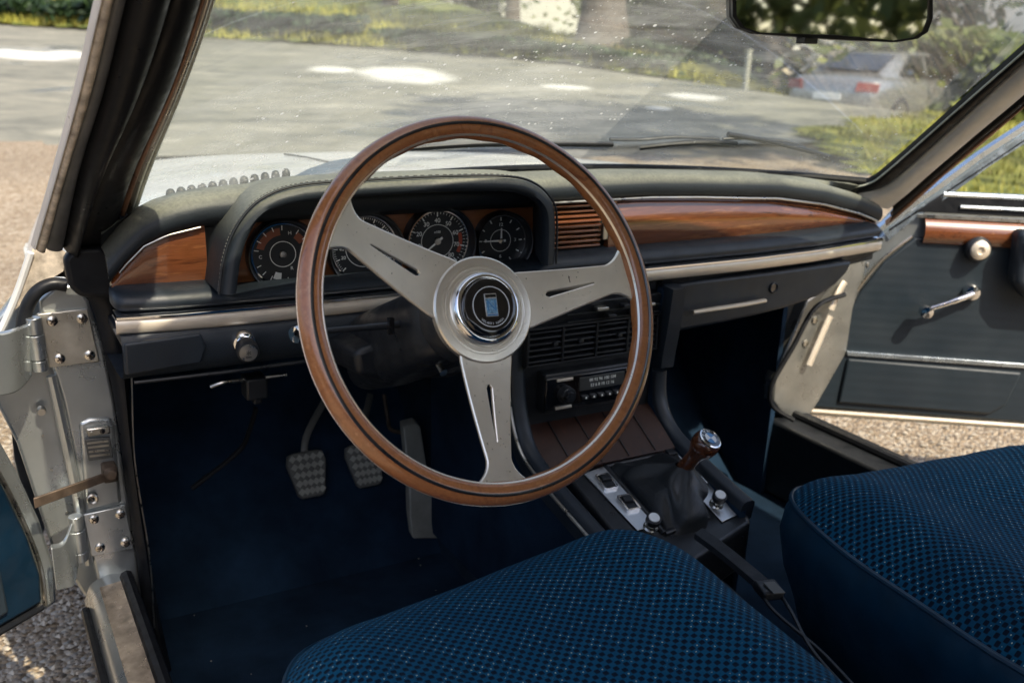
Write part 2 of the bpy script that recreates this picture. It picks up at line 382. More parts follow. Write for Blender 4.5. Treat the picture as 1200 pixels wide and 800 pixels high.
def gauge(cx, cz, r, kind, yface=.364):
    o = V((cx, yface, cz)); ax = V((-.10, -1, .03)).normalized()   # towards the driver
    root = MB().lathe([(r * 1.20, .002), (r * 1.20, .020), (r * 1.17, .024), (r * 1.13, .023), (r * 1.04, .006), (r * 1.02, .004)], o, ax, 48).build('gauge', plastic, car)
    MB().lathe([(r * 1.045, .004), (r * 1.03, .0095), (r * .985, .0095), (r * .975, .004)], o, ax, 48).build('chrome_ring', chrome, root)
    MB().lathe([(0, .003), (r * 1.0, .003), (r * 1.0, .0)], o, ax, 48).build('dial', dial_m, root)
    MB().lathe([(0, .0088), (r * .99, .0084)], o, ax, 48).build('lens', lens_glass, root)
    z = V((0, 0, 1)); X = V((1, 0, 0)); X = (X - ax * X.dot(ax)).normalized(); Z = ax.cross(X) * -1
    if Z.z < 0: Z = -Z
    def pt(a, rad, h): a = R(a); return o + ax * h + X * math.sin(a) * rad + Z * math.cos(a) * rad
    def ring(mb, r1, r2, a0, a1, h=.0035, n=30):
        L = [[pt(a0 + (a1 - a0) * i / n, r1, h), pt(a0 + (a1 - a0) * i / n, r2, h)] for i in range(n + 1)]
        mb.loft(L)
    def ticks(mb, a0, a1, n, r1, r2, w):
        for i in range(n + 1):
            a = a0 + (a1 - a0) * i / n; d = math.degrees(w / r1) / 2
            ring(mb, r1, r2, a - d, a + d, .0036, 1)
    tk = MB()
    labels = []
    if kind == 'tacho':
        ticks(tk, -135, 135, 8, r * .80, r * .95, .0016); ticks(tk, -135, 135, 40, r * .88, r * .95, .0006)
        ring(tk, r * .53, r * .55, 0, 360, n=60)
        rd = MB(); ring(rd, r * .74, r * .86, 72, 118); rd.build('red_zone', red_m, root)
        for i in range(9):
            a = -135 + 270 * i / 8; labels.append(text('t', str(i * 10) if i else '0', r * .20, pt(a, r * .67, .0037), X, Z, white_m, root))
        labels.append(text('t', 'x100', r * .11, pt(0, r * .30, .0037), X, Z, white_m, root))
        na, nl = -128, .72
    elif kind == 'speedo':
        ticks(tk, -135, 135, 12, r * .82, r * .95, .0015); ticks(tk, -135, 135, 60, r * .89, r * .95, .0006)
        ring(tk, r * .56, r * .58, 0, 360, n=60)
        for i in range(1, 13):
            a = -135 + 270 * i / 12; labels.append(text('t', str(i * 20), r * .15, pt(a, r * .70, .0037), X, Z, white_m, root))
        labels.append(text('t', 'km/h', r * .14, pt(0, r * .3, .0037), X, Z, white_m, root))
        od = MB(); od.prism([pt(150, r * .40, .0036), pt(210, r * .40, .0036), pt(216, r * .30, .0036), pt(144, r * .30, .0036)], ax * .0004)
        od.build('odometer', white_m, root)
        na, nl = 172, .62
    elif kind == 'clock':
        ticks(tk, 0, 330, 11, r * .78, r * .92, .0013)
        ring(tk, r * .42, r * .44, 0, 360, n=50)
        for a, t in ((0, '12'), (90, '3'), (180, '6'), (270, '9')): labels.append(text('t', t, r * .18, pt(a, r * .63, .0037), X, Z, white_m, root))
        na, nl = -90, .74
    else:
        rd = MB(); ring(rd, r * .62, r * .86, -75, -5); ring(rd, r * .62, r * .86, 35, 60); rd.build('warning_zone', orange_m, root)
        ring(tk, r * .40, r * .425, 0, 360, n=50); ticks(tk, -80, 0, 4, r * .78, r * .93, .001); ticks(tk, 35, 115, 4, r * .78, r * .93, .001); ticks(tk, 170, 245, 4, r * .78, r * .93, .001)
        ring(tk, r * .62, r * .85, 186, 204)
        labels.append(text('t', 'H', r * .16, pt(20, r * .72, .0037), X, Z, white_m, root)); labels.append(text('t', 'C', r * .16, pt(-95, r * .72, .0037), X, Z, white_m, root))
        labels.append(text('t', 'F', r * .16, pt(130, r * .72, .0037), X, Z, white_m, root)); labels.append(text('t', 'R', r * .16, pt(150, r * .55, .0037), X, Z, white_m, root))
        na = None
    tk.build('tick_marks', white_m, root)
    if kind in ('combi', 'clock'):
        for q in labels: q.name = 'numeral' if kind == 'clock' else 'dial_letter'
    else: join_meshes(labels, 'numerals')
    if na is not None:
        nd = MB(); a = R(na); d = X * math.sin(a) + Z * math.cos(a); s = ax.cross(d)
        c = o + ax * .0052
        nd.prism([c - d * r * .2 + s * .0016, c - d * r * .2 - s * .0016, c + d * r * nl - s * .0006, c + d * r * nl + s * .0006], ax * .0006)
        if kind == 'clock':
            d2 = Z; s2 = ax.cross(d2); c2 = c + ax * .0008
            nd.prism([c2 + s2 * .0014, c2 - s2 * .0014, c2 + d2 * r * .5 - s2 * .0008, c2 + d2 * r * .5 + s2 * .0008], ax * .0006)
        nd.build('needle', white_m, root)
    MB().lathe([(0, .0075), (r * .1, .007), (r * .115, .0045)], o, ax, 20).build('centre_cap', steel, root)
    return root
for (px, py), r, k in (((332, 298), .0395, 'combi'), ((427, 291), .0435, 'speedo'), ((513, 283), .043, 'tacho'), ((587, 282), .0365, 'clock')):
    c = P(px, py, 'y', .36); gauge(c.x, c.z, r, k)

# wood trim left, right and the slatted vent
def wpanel(x0, x1, name, bulge=.010, zb=None, n=40, m=dashwood):
    L = []
    for x in linspace(x0, x1, n):
        t = .843 + dz(x); b = min((zb or .762), t - .002); y = y0(x) + .004
        L.append([(x, y - bulge * math.sin(math.pi * k / 8) * 1.0, t + (b - t) * k / 8) for k in range(9)])
    return MB().loft(L).build(name, m, dash, smooth=60)
wpanel(-.664, -.556, 'wood_panel', .004)
wpanel(.043, .668, 'wood_panel', .011)
cb = MB(); cb.tube([(x, y0(x) - .010, .8445 + dz(x)) for x in linspace(-.08, .662, 50)], .0022, 8)
cb.build('chrome_line', steel, dash)
cb = MB(); cb.tube([(x, y0(x) - .004, .8415 + dz(x)) for x in linspace(-.655, -.562, 14)], .0014, 8); cb.build('chrome_line', steel, dash)
v = MB(); v.box((-.012, .352, .803), (.10, .01, .082)); v.build('vent_recess', plastic, dash)
v = MB()
for k in range(9):
    z = .774 + k * .0075
    v.prism([(-.078, .334, z), (.020, .334, z), (.020, .346, z + .0035), (-.078, .346, z + .0035)], (0, .0, .0032))
v.prism([(-.078, .333, .8425), (.043, .333, .8425), (.043, .333, .846), (-.078, .333, .846)], (0, .012, 0))
v.prism([(.032, .332, .762), (.044, .332, .762), (.044, .332, .843), (.032, .332, .843)], (0, .012, 0))
v.prism([(-.078, .333, .762), (.043, .333, .762), (.043, .333, .770), (-.078, .333, .770)], (0, .012, 0))
v.build('slatted_vent', dashwood, dash, bevel=.0008)
MB().prism([(.021, .330, .784), (.030, .330, .784), (.030, .330, .808), (.021, .330, .808)], (0, .014, 0)).build('vent_wheel', steel, dash, bevel=.001)

# padded roll and metal strip beneath
def sweep_x(xs, prof, name, m, parent, yo=None, smooth=50, zo=None):
    L = []
    for x in xs:
        oy = (yo(x) if yo else 0); oz = zo(x) if zo else 0
        L.append([(x, y + oy, z + oz) for y, z in prof])
    return MB().loft(L, cap=False).build(name, m, parent, smooth=smooth)
yo = lambda x: y0(x) - .335
XR = linspace(-.664, .645, 50)
def roll_end(x):
    e = min(1, (x + .668) / .012, (.652 - x) / .02); return math.sqrt(max(0, 1 - (1 - max(0, e)) ** 2))
L = []
for x in [-.668, -.6665, -.664, -.660, -.655] + linspace(-.64, .62, 127) + [.632, .640, .646, .650, .652]:
    e = .35 + .65 * roll_end(x); cy, cz = .325 + yo(x), .758
    prof = [(.348, .7715), (.330, .7715), (.312, .770), (.302, .766), (.2965, .759), (.297, .752), (.303, .7475), (.325, .7455), (.345, .745)]
    q = max(0, min(1, (x + .560) / .02)) * max(0, min(1, (-.085 - x) / .02))
    prof = [(a, b - q * max(0, b - .752) * .5) for a, b in prof]
    L.append([(x, cy + (a + yo(x) - cy) * e, cz + (b - cz) * e) for a, b in prof])
MB().loft(L, cap=True).build('padded_roll', vinyl, dash, smooth=60)
sweep_x(linspace(-.667, .648, 40), [(.325, .7452), (.297, .7452), (.2935, .743), (.2935, .7405), (.297, .7395), (.325, .7395)], 'chrome_lip', chrome, dash, yo)
sweep_x(linspace(-.668, .648, 40), [(.325, .7390), (.2975, .7390), (.2955, .736), (.2965, .7245), (.300, .7215), (.325, .7215)], 'metal_strip', strip_m, dash, yo)
# lower padded panel, driver side
lp = [(.33, .7212), (.303, .7212), (.298, .715), (.2975, .70), (.300, .685), (.307, .672), (.322, .664), (.36, .660), (.60, .655)]
low = sweep_x(linspace(-.665, -.150, 30), lp, 'lower_panel', vinyl, dash, None)
# raised corner pad and a recessed centre
MB().prism([(-.664, .2965, .717), (-.578, .2965, .719), (-.572, .2985, .70), (-.578, .302, .680), (-.664, .303, .676)], (0, -.007, 0)).build('corner_pad', vinyl, dash, bevel=.006, seg=3)
MB().tube([(-.652, .318, .6595), (-.55, .310, .6605), (-.45, .308, .6615), (-.38, .312, .6635)], .0028, 8).build('panel_edge', plastic, dash)
# bonnet release and lever below
MB().tube(smooth_path([P(247, 453, 'y', .33), P(262, 448, 'y', .325), P(287, 445, 'y', .33)]), .0026, 8).build('release_handle', steel, car)
MB().tube([P(311, 442, 'y', .33), P(336, 439, 'y', .33)], .0022, 8).build('release_handle', steel, car)
b = MB(); b.box(P(298, 452, 'y', .36), (.028, .03, .03)); b.box(P(300, 463, 'y', .37), (.012, .02, .02)); b.build('release_bracket', vinyl_dk, car, bevel=.003)
# pull knob
o = V((-.5265, .297, .7015)); ax = (V((-.524, .25, .706)) - o).normalized(); ax = V((-.12, -1, -.10)).normalized()
kn = MB().lathe([(.0145, -.002), (.0145, .004), (.0130, .008), (.0105, .009), (.0095, .018)], o, ax, 28).build('pull_knob', chrome, car)
MB().lathe([(.0095, .016), (.0125, .018), (.0132, .022), (.0132, .034), (.0122, .0365), (.0105, .0368)], o, ax, 28).build('knob_body', plastic, kn)
MB().lathe([(.0108, .0365), (.0104, .0378), (0, .0383)], o, ax, 28).build('knob_face', steel, kn)
yv = V((0, -.1, 1))
text('knob_symbol', '*', .013, o + ax * .0386 + V((0, 0, -.002)), (1, -.12, 0), yv, dial_m, kn)
text('knob_symbol', 'ooo', .004, o + ax * .0386 + V((0, 0, -.0045)), (1, -.12, 0), yv, dial_m, kn)

# glove compartment (passenger side)
gp = [(790, 333), (830, 327), (900, 319), (1000, 306), (993, 320), (980, 334), (958, 348), (925, 360), (890, 369), (850, 378), (795, 389)]
G = [P(a, b, 'y', .312) for a, b in gp]
glv = MB().prism(G, (0, .06, 0)).build('glove_box', vinyl, car, bevel=.006, seg=3)
MB().prism([(.12, .30, .7212), (.64, .335, .7212), (.62, .36, .70), (.12, .36, .66)], (0, .2, 0)).build('lid_back', vinyl_dk, glv)
Gb = [p + V((0, .01, 0)) for p in G[3:]]
MB().prism([p + V((.0, .045, -.004)) for p in G], (0, .3, .0)).build('glove_tray', vinyl_dk, glv)
h = smooth_path([P(812, 366, 'y', .302), P(830, 363, 'y', .297), P(870, 357, 'y', .297), P(896, 352, 'y', .302)])
MB().tube(h, .0036, 10, flat=1.5).build('handle', strip_m, glv)
lk = P(906, 337, 'y', .312)
MB().lathe([(.0095, -.001), (.0095, .0028), (.008, .0035), (.0068, .001)], lk, (0, -1, 0), 24).build('lock_ring', plastic, glv)
MB().lathe([(.007, .001), (0, .0012)], lk, (0, -1, 0), 20).build('lock_hole', black_gloss, glv)

# ---- centre stack
st = MB(); st.box((-.004, .345, .60), (.25, .06, .24)); stack = st.build('centre_console', plastic, car, bevel=.004)
# heater levers zone
hb = MB(); hb.prism([(-.122, .300, .700), (.118, .300, .700), (.118, .308, .668), (-.122, .308, .668)], (0, .02, 0)); hb.build('heater_panel', vinyl_dk, stack, bevel=.002)
for i, (x, z) in enumerate(((.0, .690), (.045, .690), (.087, .688), (.018, .677), (.065, .677))):
    b = MB(); b.box((x, .294, z), (.014 if i % 2 else .020, .014, .005)); b.build('heater_slider', steel if i in (0, 2) else plastic, stack, bevel=.001)
b = MB(); b.box((.03, .3, .6835), (.17, .004, .0016)); b.box((.03, .3, .672), (.17, .004, .0016)); b.build('slider_slot', dial_m, stack)
# louvres
b = MB(); b.box((-.004, .322, .638), (.236, .01, .055)); b.build('louvre_recess', black_gloss, stack)
b = MB()
for x0_, x1_ in ((-.118, -.062), (-.058, -.002), (.002, .056), (.060, .112)):
    for k in range(6):
        z = .6155 + k * .0088
        b.prism([(x0_, .300, z), (x1_, .300, z), (x1_, .314, z + .0045), (x0_, .314, z + .0045)], (0, 0, .0026))
b.build('louvres', plastic, stack, bevel=.0006)
b = MB()
for x in (-.12, -.060, 0, .058, .114): b.box((x, .304, .640), (.0035, .012, .056))
b.box((-.003, .304, .6675), (.24, .012, .003)); b.box((-.003, .304, .6115), (.24, .012, .003))
b.build('louvre_frame', plastic, stack, bevel=.0006)
for x in (-.075, -.03, .04):
    b = MB(); b.lathe([(0, .006), (.004, .005), (.0045, 0)], (x, .300, .642), (0, -1, 0), 14); b.build('louvre_tab', plastic, stack)
# radio
rad = MB(); rad.box((-.004, .306, .567), (.178, .03, .062)); radio = rad.build('radio', plastic, car, bevel=.003)
fz = .2905
b = MB(); b.box((-.010, fz, .567), (.166, .006, .052)); b.build('faceplate', black_gloss, radio, bevel=.0015)
b = MB(); b.box((.006, fz - .003, .577), (.082, .003, .021)); b.build('tuning_scale', label_m, radio, bevel=.0006)
ls = [text('t', '88 92 96 100 104', .0068, (.006, fz - .005, .582), (1, 0, 0), (0, 0, 1), white_m, radio),
      text('t', '53 6 8 10 12 16', .0068, (.006, fz - .005, .5735), (1, 0, 0), (0, 0, 1), white_m, radio)]
join_meshes(ls, 'scale_numerals')
for k in range(5):
    b = MB(); b.box((-.024 + k * .0145, fz - .0045, .5555), (.0115, .006, .0055)); b.build('preset_button', plastic, radio, bevel=.001)
b = MB()
for k in range(5): b.lathe([(0, .001), (.0016, .0006), (.0018, 0)], (-.024 + k * .0145, fz - .0077, .5556), (0, -1, 0), 10)
b.build('button_dots', white_m, radio)
for x in (-.060, .066):
    kb = MB().lathe([(.0135, 0), (.013, .012), (.0115, .014), (.008, .0145), (.0075, .020), (0, .0205)], (x, fz - .002, .566), (0, -1, 0), 26).build('radio_knob', plastic, radio)
    for z_ in (.589, .5455): MB().box((x - .002, fz - .0045, z_), (.028, .003, .0042)).build('chrome_bar', strip_m, radio, bevel=.0008)
# wooden tray under the radio
b = MB(); b.prism([(-.118, .34, .527), (.124, .34, .527), (.118, .235, .468), (-.118, .235, .468)], (0, .01, -.012)); b.build('wooden_tray', wood('dark_tray_wood', (.010, .003, .002), (.036, .011, .005), (.07, .022, .009), 'y', 1.0, .5, .12), stack, bevel=.001)
b = MB()
for x in (-.07, -.02, .03, .08): b.box((x, .288, .4992), (.0012, .118, .0012), Matrix.Rotation(R(29.3), 3, 'X'))
b.build('tray_grooves', vinyl_dk, stack)
# padded side rails
def rail(x, pts, name='padded_rail'):
    path = smooth_path([(x, a, c) for a, c in pts], 6); L = []
    for i, p in enumerate(path):
        t = (path[min(i + 1, len(path) - 1)] - path[max(i - 1, 0)]).normalized(); nn = V((1, 0, 0)).cross(t)
        if nn.z < 0 and nn.y > 0: nn = -nn
        w = .0125
        prof = [(-w, -.022), (-w, .004), (-w * .85, .009), (-w * .4, .012), (w * .4, .012), (w * .85, .009), (w, .004), (w, -.022)]
        L.append([p + V((a, 0, 0)) + nn * c for a, c in prof])
    return MB().loft(L, cu=True, cap=True).build(name, vinyl, stack, smooth=50), path
railL = [(.325, .722), (.328, .66), (.318, .59), (.300, .53), (.272, .492), (.225, .472), (.15, .455), (.06, .437), (-.05, .418)]
railR = [(.300, .712), (.305, .65), (.313, .58), (.305, .52), (.270, .480), (.20, .456), (.12, .437), (.085, .430)]
_, pL = rail(-.128, railL); _, pR = rail(.134, railR)
MB().tube([p + V((-.0155, -.004, .004)) for p in pL], .0026, 8).build('chrome_edge', steel, stack)
for x, pth in ((-.125, railL), (.131, railR)):
    poly = [(x, a + .0, c - .004) for a, c in pth] + [(x, pth[-1][0], .20), (x, .60, .20), (x, .62, .70)]
    MB().prism(poly, (.010 if x < 0 else -.010, 0, 0)).build('console_side', carpet, stack)
# selector plate
cn = V((0, -.26, .965)).normalized(); cq = V((0, .1, .42))
def CPt(px, py, h=0): return PP(px, py, cq + cn * h, cn)
top = [V((-.078, .262, 0)), V((.138, .262, 0)), V((.140, .085, 0)), V((-.078, .060, 0))]
def onp(x, y, h=0): 
    z = cq.z + (-cn.y * (y - cq.y)) / cn.z; return V((x, y, z)) + cn * h
hs = MB(); hs.prism([onp(-.082, .262), onp(.14, .262), onp(.142, .09), onp(.13, .072), onp(-.07, .02), onp(-.082, .03)], (0, 0, -.07)); cons = hs.build('gearshift_console', plastic, car, bevel=.006, seg=3)
def frame_on(px4, name, m, h, par, bev=.0008, th=.002):
    return MB().prism([CPt(a, b, h) for a, b in px4], cn * th).build(name, m, par, bevel=bev)
def strip_on(px4): return frame_on(px4, 'switch_plate', alu_pale, .0012, cons)
alu_pale = brushed('pale_switch_plate', (.78, .80, .82), .38)
strip_on([(684, 556), (708, 546), (773, 615), (747, 622)])
strip_on([(768, 528), (792, 522), (863, 604), (846, 612)])
def switch(px, py, w=.020, d=.030, raised=True, dark=True):
    c = CPt(px, py, .0070); Y = V((0, cn.z, -cn.y)).normalized(); X = V((1, 0, 0))
    M = Matrix((X, Y, cn)).transposed()
    Mz = Matrix.Rotation(R(-4), 3, cn); M = Mz @ M
    f = MB()
    for dx, dy, sx, sy in ((-w / 2, 0, .0035, d), (w / 2, 0, .0035, d), (0, -d / 2, w, .0035), (0, d / 2, w, .0035)):
        f.box(c + M @ V((dx, dy, -.002)), (sx, sy, .006), M)
    r = f.build('window_switch', chrome, cons, bevel=.0006)
    b = MB(); b.box(c + M @ V((0, 0, -.002)), (w - .003, d - .003, .002), M)
    b.box(c + M @ V((0, d * .18, .001)), (w - .006, d * .42, .006), M)
    o = b.build('window_switch', plastic, cons, bevel=.001); return r
for q in ((711, 563), (737, 588), (817, 560), (788, 533)): switch(*q)
def shaft_knob(px, py, h=.022):
    c = CPt(px, py, .003)
    cn = V((-.12, -.42, .90)).normalized()
    k = MB().lathe([(.0105, -.004), (.0105, .0025), (.0085, .0045), (.0035, .0045), (.0035, h * .6)], c, cn, 24).build('console_knob', steel, car)
    MB().lathe([(.0035, h * .5), (.0095, h * .55), (.0105, h * .65), (.0105, h), (.0088, h + .0015), (.0078, h + .0015)], c, cn, 24).build('knob_body', plastic, k)
    MB().lathe([(.008, h + .0012), (.0075, h + .0024), (0, h + .0028)], c, cn, 24).build('knob_face', white_en, k)
shaft_knob(762, 618); shaft_knob(839, 591)
# gear lever: boot, stick, knob with roundel
kt = P(832, 514, 'y', .108); kb_ = P(801, 549, 'y', .145); d = (kt - kb_).normalized()
L = []
bc = onp(.032, .165)
nb = 36
for k in range(15):
    t = k / 14
    c = bc.lerp(kb_, t ** .8) + cn * 0; z_ = t
    c = V((bc.x + (kb_.x - bc.x) * t, bc.y + (kb_.y - bc.y) * t, bc.z + (kb_.z + .006 - bc.z) * t))
    w = .027 * (1 - t) ** 1.0 + .0125 + .010 * math.sin(math.pi * t); l = .070 * (1 - t) ** 1.1 + .0125 + .008 * math.sin(math.pi * t)
    ring = []
    for j in range(nb):
        a = 2 * math.pi * j / nb; ca, sa = math.cos(a), math.sin(a); e = 2 / (2 + 3 * (1 - t))
        fold = 1 + .16 * math.sin(math.pi * t) * math.sin(4 * a + 7 * t) + .07 * math.sin(math.pi * min(1, t * 1.2)) * math.sin(3 * a - 4 * t + 1)
        x = math.copysign(abs(ca) ** e, ca) * w * fold; y = math.copysign(abs(sa) ** e, sa) * l * fold
        zz = (.26 / .965) * y * (1 - t)
        ring.append(c + V((x, y, zz + .007 * math.sin(math.pi * t) * math.sin(5 * a + 3))))
    L.append(ring)
lev = MB().tube([bc, kb_ + d * .02], .006, 12).build('gear_lever', steel, car)
MB().loft(L, cu=True).build('leather_boot', leather, lev, smooth=80, subd=1)
fr = MB()
c4 = [(-.012, .092), (.072, .100), (.084, .240), (-.012, .240)]
for i in range(4):
    a, b_ = c4[i], c4[(i + 1) % 4]; fr.tube([onp(*a, .001), onp(*b_, .001)], .005, 8)
fr.build('boot_frame', plastic, lev, smooth=60)
ln = (kt - kb_).length
MB().lathe([(.0095, 0), (.0115, .002), (.0110, ln * .25), (.0115, ln * .45), (.0150, ln * .60), (.0195, ln * .72), (.0205, ln * .84), (.0195, ln * .93), (.0165, ln * .985), (.0145, ln)], kb_, d, 36).build('gear_knob', knobwood, lev)
MB().lathe([(.0168, ln * .97), (.0170, ln + .0015), (.0150, ln + .0022), (.0148, ln + .0010)], kb_, d, 36).build('badge_ring', chrome, lev)
MB().lathe([(.0150, ln + .0010), (.0095, ln + .0016)], kb_, d, 36).build('badge_band', black_gloss, lev)
rx = V((.9, .43, 0)); rx = (rx - d * rx.dot(d)).normalized(); ry = d.cross(rx)
if ry.dot(V((0, 1, 1))) < 0: ry = -ry
for q, m_ in ((0, blue_m), (1, white_en), (2, blue_m), (3, white_en)):
    b = MB(); c = kb_ + d * (ln + .0019)
    arc = [c + (rx * math.cos(a) + ry * math.sin(a)) * .0093 for a in linspace(q * math.pi / 2, (q + 1) * math.pi / 2, 9)]
    b.prism([c] + arc, d * .0004); b.build('badge_quarter', m_, lev)
ls = []
for ch, an in (('B', 128), ('M', 90), ('W', 52)):
    a = R(an); ls.append(text('t', ch, .0058, kb_ + d * (ln + .0017) + (rx * math.cos(a) + ry * math.sin(a)) * .0122, rx * math.sin(a) - ry * math.cos(a), rx * math.cos(a) + ry * math.sin(a), white_en, lev))
join_meshes(ls, 'badge_letters')

# ---- steering wheel
TH = R(24)
n = V((0, -math.cos(TH), math.sin(TH))); e1 = V((1, 0, 0)); e2 = V((0, math.sin(TH), math.cos(TH)))
hub = V((-.36, 0, .8)); RC = hub + n * .020; RR = .1840; rt = .0119
def W(r, a, h=0): a = R(a); return hub + e1 * math.cos(a) * r + e2 * math.sin(a) * r + n * h
def rim_pt(a, phi, rad):   # a: around the wheel, phi: around the tube (0 outwards, 90 to the driver)
    ro = e1 * math.cos(R(a)) + e2 * math.sin(R(a))
    return RC + ro * (RR + math.cos(R(phi)) * rad) + n * math.sin(R(phi)) * rad
whl = bpy.data.objects.new('steering_wheel', None); COL.objects.link(whl); whl.parent = car
NR = 160
def grip(a, ph):    # finger notches on the inner rear half
    return 0.0
L = []
for i in range(NR):
    a = 360 * i / NR; ring = []
    for j in range(24):
        ph = 360 * j / 24; rr_ = rt
        if 190 < ph < 350: rr_ = rt * 1.02
        k = .0013 * (0.5 + .5 * math.cos(R(a * 24))) * max(0, math.cos(R(ph - 215)))
        ring.append(rim_pt(a, ph, rr_ - k))
    L.append(ring)
MB().loft(L, cu=True, cv=True).build('rim', rimwood, whl, smooth=70)
def band(ph0, ph1, rad, name, m):
    L = []
    for i in range(NR):
        a = 360 * i / NR
        L.append([rim_pt(a, ph0, rt - .001), rim_pt(a, ph0 + .6, rad), rim_pt(a, (ph0 + ph1) / 2, rad + .0001), rim_pt(a, ph1 - .6, rad), rim_pt(a, ph1, rt - .001)])
    MB().loft(L, cv=True).build(name, m, whl, smooth=70)
band(75, 91, rt + .0004, 'inlay', inlay_m)
band(137, 149, rt + .0006, 'metal_core', alu)
band(-8, -22 + 4, rt + .0004, 'metal_edge', alu)
# spokes
def spoke(ang, hw0, hw1, engraved=False, cutthrough=True):
    rin, rout = .038, RR - .006
    def hw(r):
        t = (r - .05) / (rout - .05); t = max(0, min(1, t))
        w = hw0 + (hw1 - hw0) * min(1, t / .80)
        if r > rout - .030: q = (r - (rout - .030)) / .030; w += .019 * q ** 2.4
        return w
    slots = (.076, .134); 
    def slot(r):
        if r < slots[0] or r > slots[1]: return 0
        q = (r - slots[0]) / (slots[1] - slots[0]); return (.0027 * (1 - q) + .0004) * min(1, (r - slots[0]) / .002 + .3)
    def H(r): return .000 + (.018) * max(0, (r - .055) / (rout - .055)) ** 1.6
    rs = linspace(rin, slots[0] - .0001, 9) + linspace(slots[0], slots[1], 17) + linspace(slots[1] + .0001, rout, 18)
    ro = e1 * math.cos(R(ang)) + e2 * math.sin(R(ang)); tn = n.cross(ro)
    mb = MB()
    for sgn in (-1, 1):
        T = []; 
        for r in rs:
            w = hw(r); s = slot(r); h = H(r)
            base = hub + ro * r
            # close to the rim the metal follows its curve
            def pp_(off, hh):
                rr2 = r if r < .1 else math.sqrt(max(r * r - off * off * ((r - .1) / .09), 0))
                return hub + ro * rr2 + tn * off + n * hh
            T.append([pp_(sgn * s, h + (.0022 if s else .0028)), pp_(sgn * (s + .001), h + .0028), pp_(sgn * (w - .0014), h + .0028), pp_(sgn * w, h + .0018), pp_(sgn * w, h - .001), pp_(sgn * s, h - .001)])
        mb.loft(T, cu=True)
    o = mb.build('spoke', alu, whl, smooth=14)
    return o, ro, tn, H
s1, ro1, tn1, H1 = spoke(6, .0300, .0160)
spoke(147, .0325, .0165); spoke(-96, .0290, .0135)
# engraved signature on the right spoke
xx = ro1; yy = tn1
text('signature', 'Nardi', .0105, hub + ro1 * .118 + tn1 * .0098 + n * .0086, ro1 + n * .12, tn1, rust, whl, ext=.0001)
# rivets on spokes omitted; hub discs
prof = [(.0, .003), (.036, .003), (.0365, .0062), (.0385, .0066), (.039, .0056), (.0405, .0056), (.041, .0064), (.043, .0064), (.0435, .0054), (.0455, .0052), (.0462, .0058), (.050, .0056), (.0532, .0052), (.0548, .0036), (.0545, -.004), (.030, -.006)]
hb = MB().lathe(prof, hub, n, 72).build('hub', alu, whl, smooth=35)
MB().lathe([(.0375, .005), (.0372, .0110), (.0350, .0145), (.0320, .0155), (.0305, .0150), (.030, .010)], hub, n, 64).build('horn_ring', chrome, whl)
hr = MB().lathe([(.0300, .008), (.0298, .0165), (.0285, .0195), (.0250, .0208), (.0225, .0206), (0, .0212)], hub, n, 56)
hr.build('horn_button', black_gloss, whl)
rg = MB().lathe([(.0206, .0207), (.0206, .0214), (.0198, .0214), (.0198, .0207)], hub, n, 56).build('button_ring', white_en, whl)
rot = R(-3); X2 = e1 * math.cos(rot) + e2 * math.sin(rot); Y2 = -e1 * math.sin(rot) + e2 * math.cos(rot)
def sh(u, v, h): return hub + X2 * u + Y2 * v + n * h
def rect(u0, u1, v0, v1, h, th): return MB().prism([sh(u0, v0, h), sh(u1, v0, h), sh(u1, v1, h), sh(u0, v1, h)], n * th)
rect(-.0068, .0068, -.0100, .0132, .0206, .0012).build('badge_frame', steel, whl, bevel=.0004)
rect(-.0060, .0060, -.0072, .0080, .0216, .0006).build('badge_field', emblem_m, whl)
rect(-.0060, .0060, .0092, .0122, .0216, .0006).build('badge_top', black_gloss, whl)
rect(-.0060, .0060, -.0092, -.0078, .0216, .0006).build('badge_foot', blue_m, whl)
text('badge_letter', 'N', .0150, sh(0, .0003, .0224), X2, Y2, blue_m, whl, ext=.0001)
ls = []
w_ = 'VOLANTI NARDI'
for i, ch in enumerate(w_):
    if ch == ' ': continue
    a = R(-90 + (i - 6) * 7.2); rad = V((math.cos(a), math.sin(a)))
    c = hub + (X2 * rad.x + Y2 * rad.y) * .0172 + n * .0213
    ls.append(text('t', ch, .0032, c, -(X2 * math.sin(a) - Y2 * math.cos(a)), -(X2 * rad.x + Y2 * rad.y), white_en, whl, ext=.0001))
join_meshes(ls, 'button_lettering')
# boss behind the wheel
MB().lathe([(.040, -.004), (.043, -.010), (.047, -.020), (.050, -.034), (.050, -.046), (.044, -.05)], hub, n, 40).build('hub_boss', plastic, whl)

# ---- column shroud and stalk
cb = MB(); L = []
for t, w, hgt, off in ((.048, .040, .038, .0), (.055, .046, .042, .0), (.10, .048, .044, .0), (.15, .050, .046, .0), (.22, .052, .048, .0), (.34, .054, .05, .0)):
    c = hub - n * t + e2 * off + e1 * (t * .06)
    ring = []
    for j in range(28):
        a = 2 * math.pi * j / 28; ca, sa = math.cos(a), math.sin(a)
        ring.append(c + e1 * math.copysign(abs(ca) ** .55, ca) * w + e2 * math.copysign(abs(sa) ** .55, sa) * hgt)
    L.append(ring)
col = MB().loft(L, cu=True, cap=True).build('steering_column', plastic, car, smooth=50)
b = MB(); b.lathe([(.0035, 0), (.0035, .012), (.0045, .014), (0, .015)], P(514, 427, 'y', .07), (0, -.9, -.4), 12); b.build('ignition_pin', steel, col)
b = MB(); b.box(P(458, 382, 'y', .10) , (.006, .006, .018)); b.build('stalk_slot', black_gloss, col)
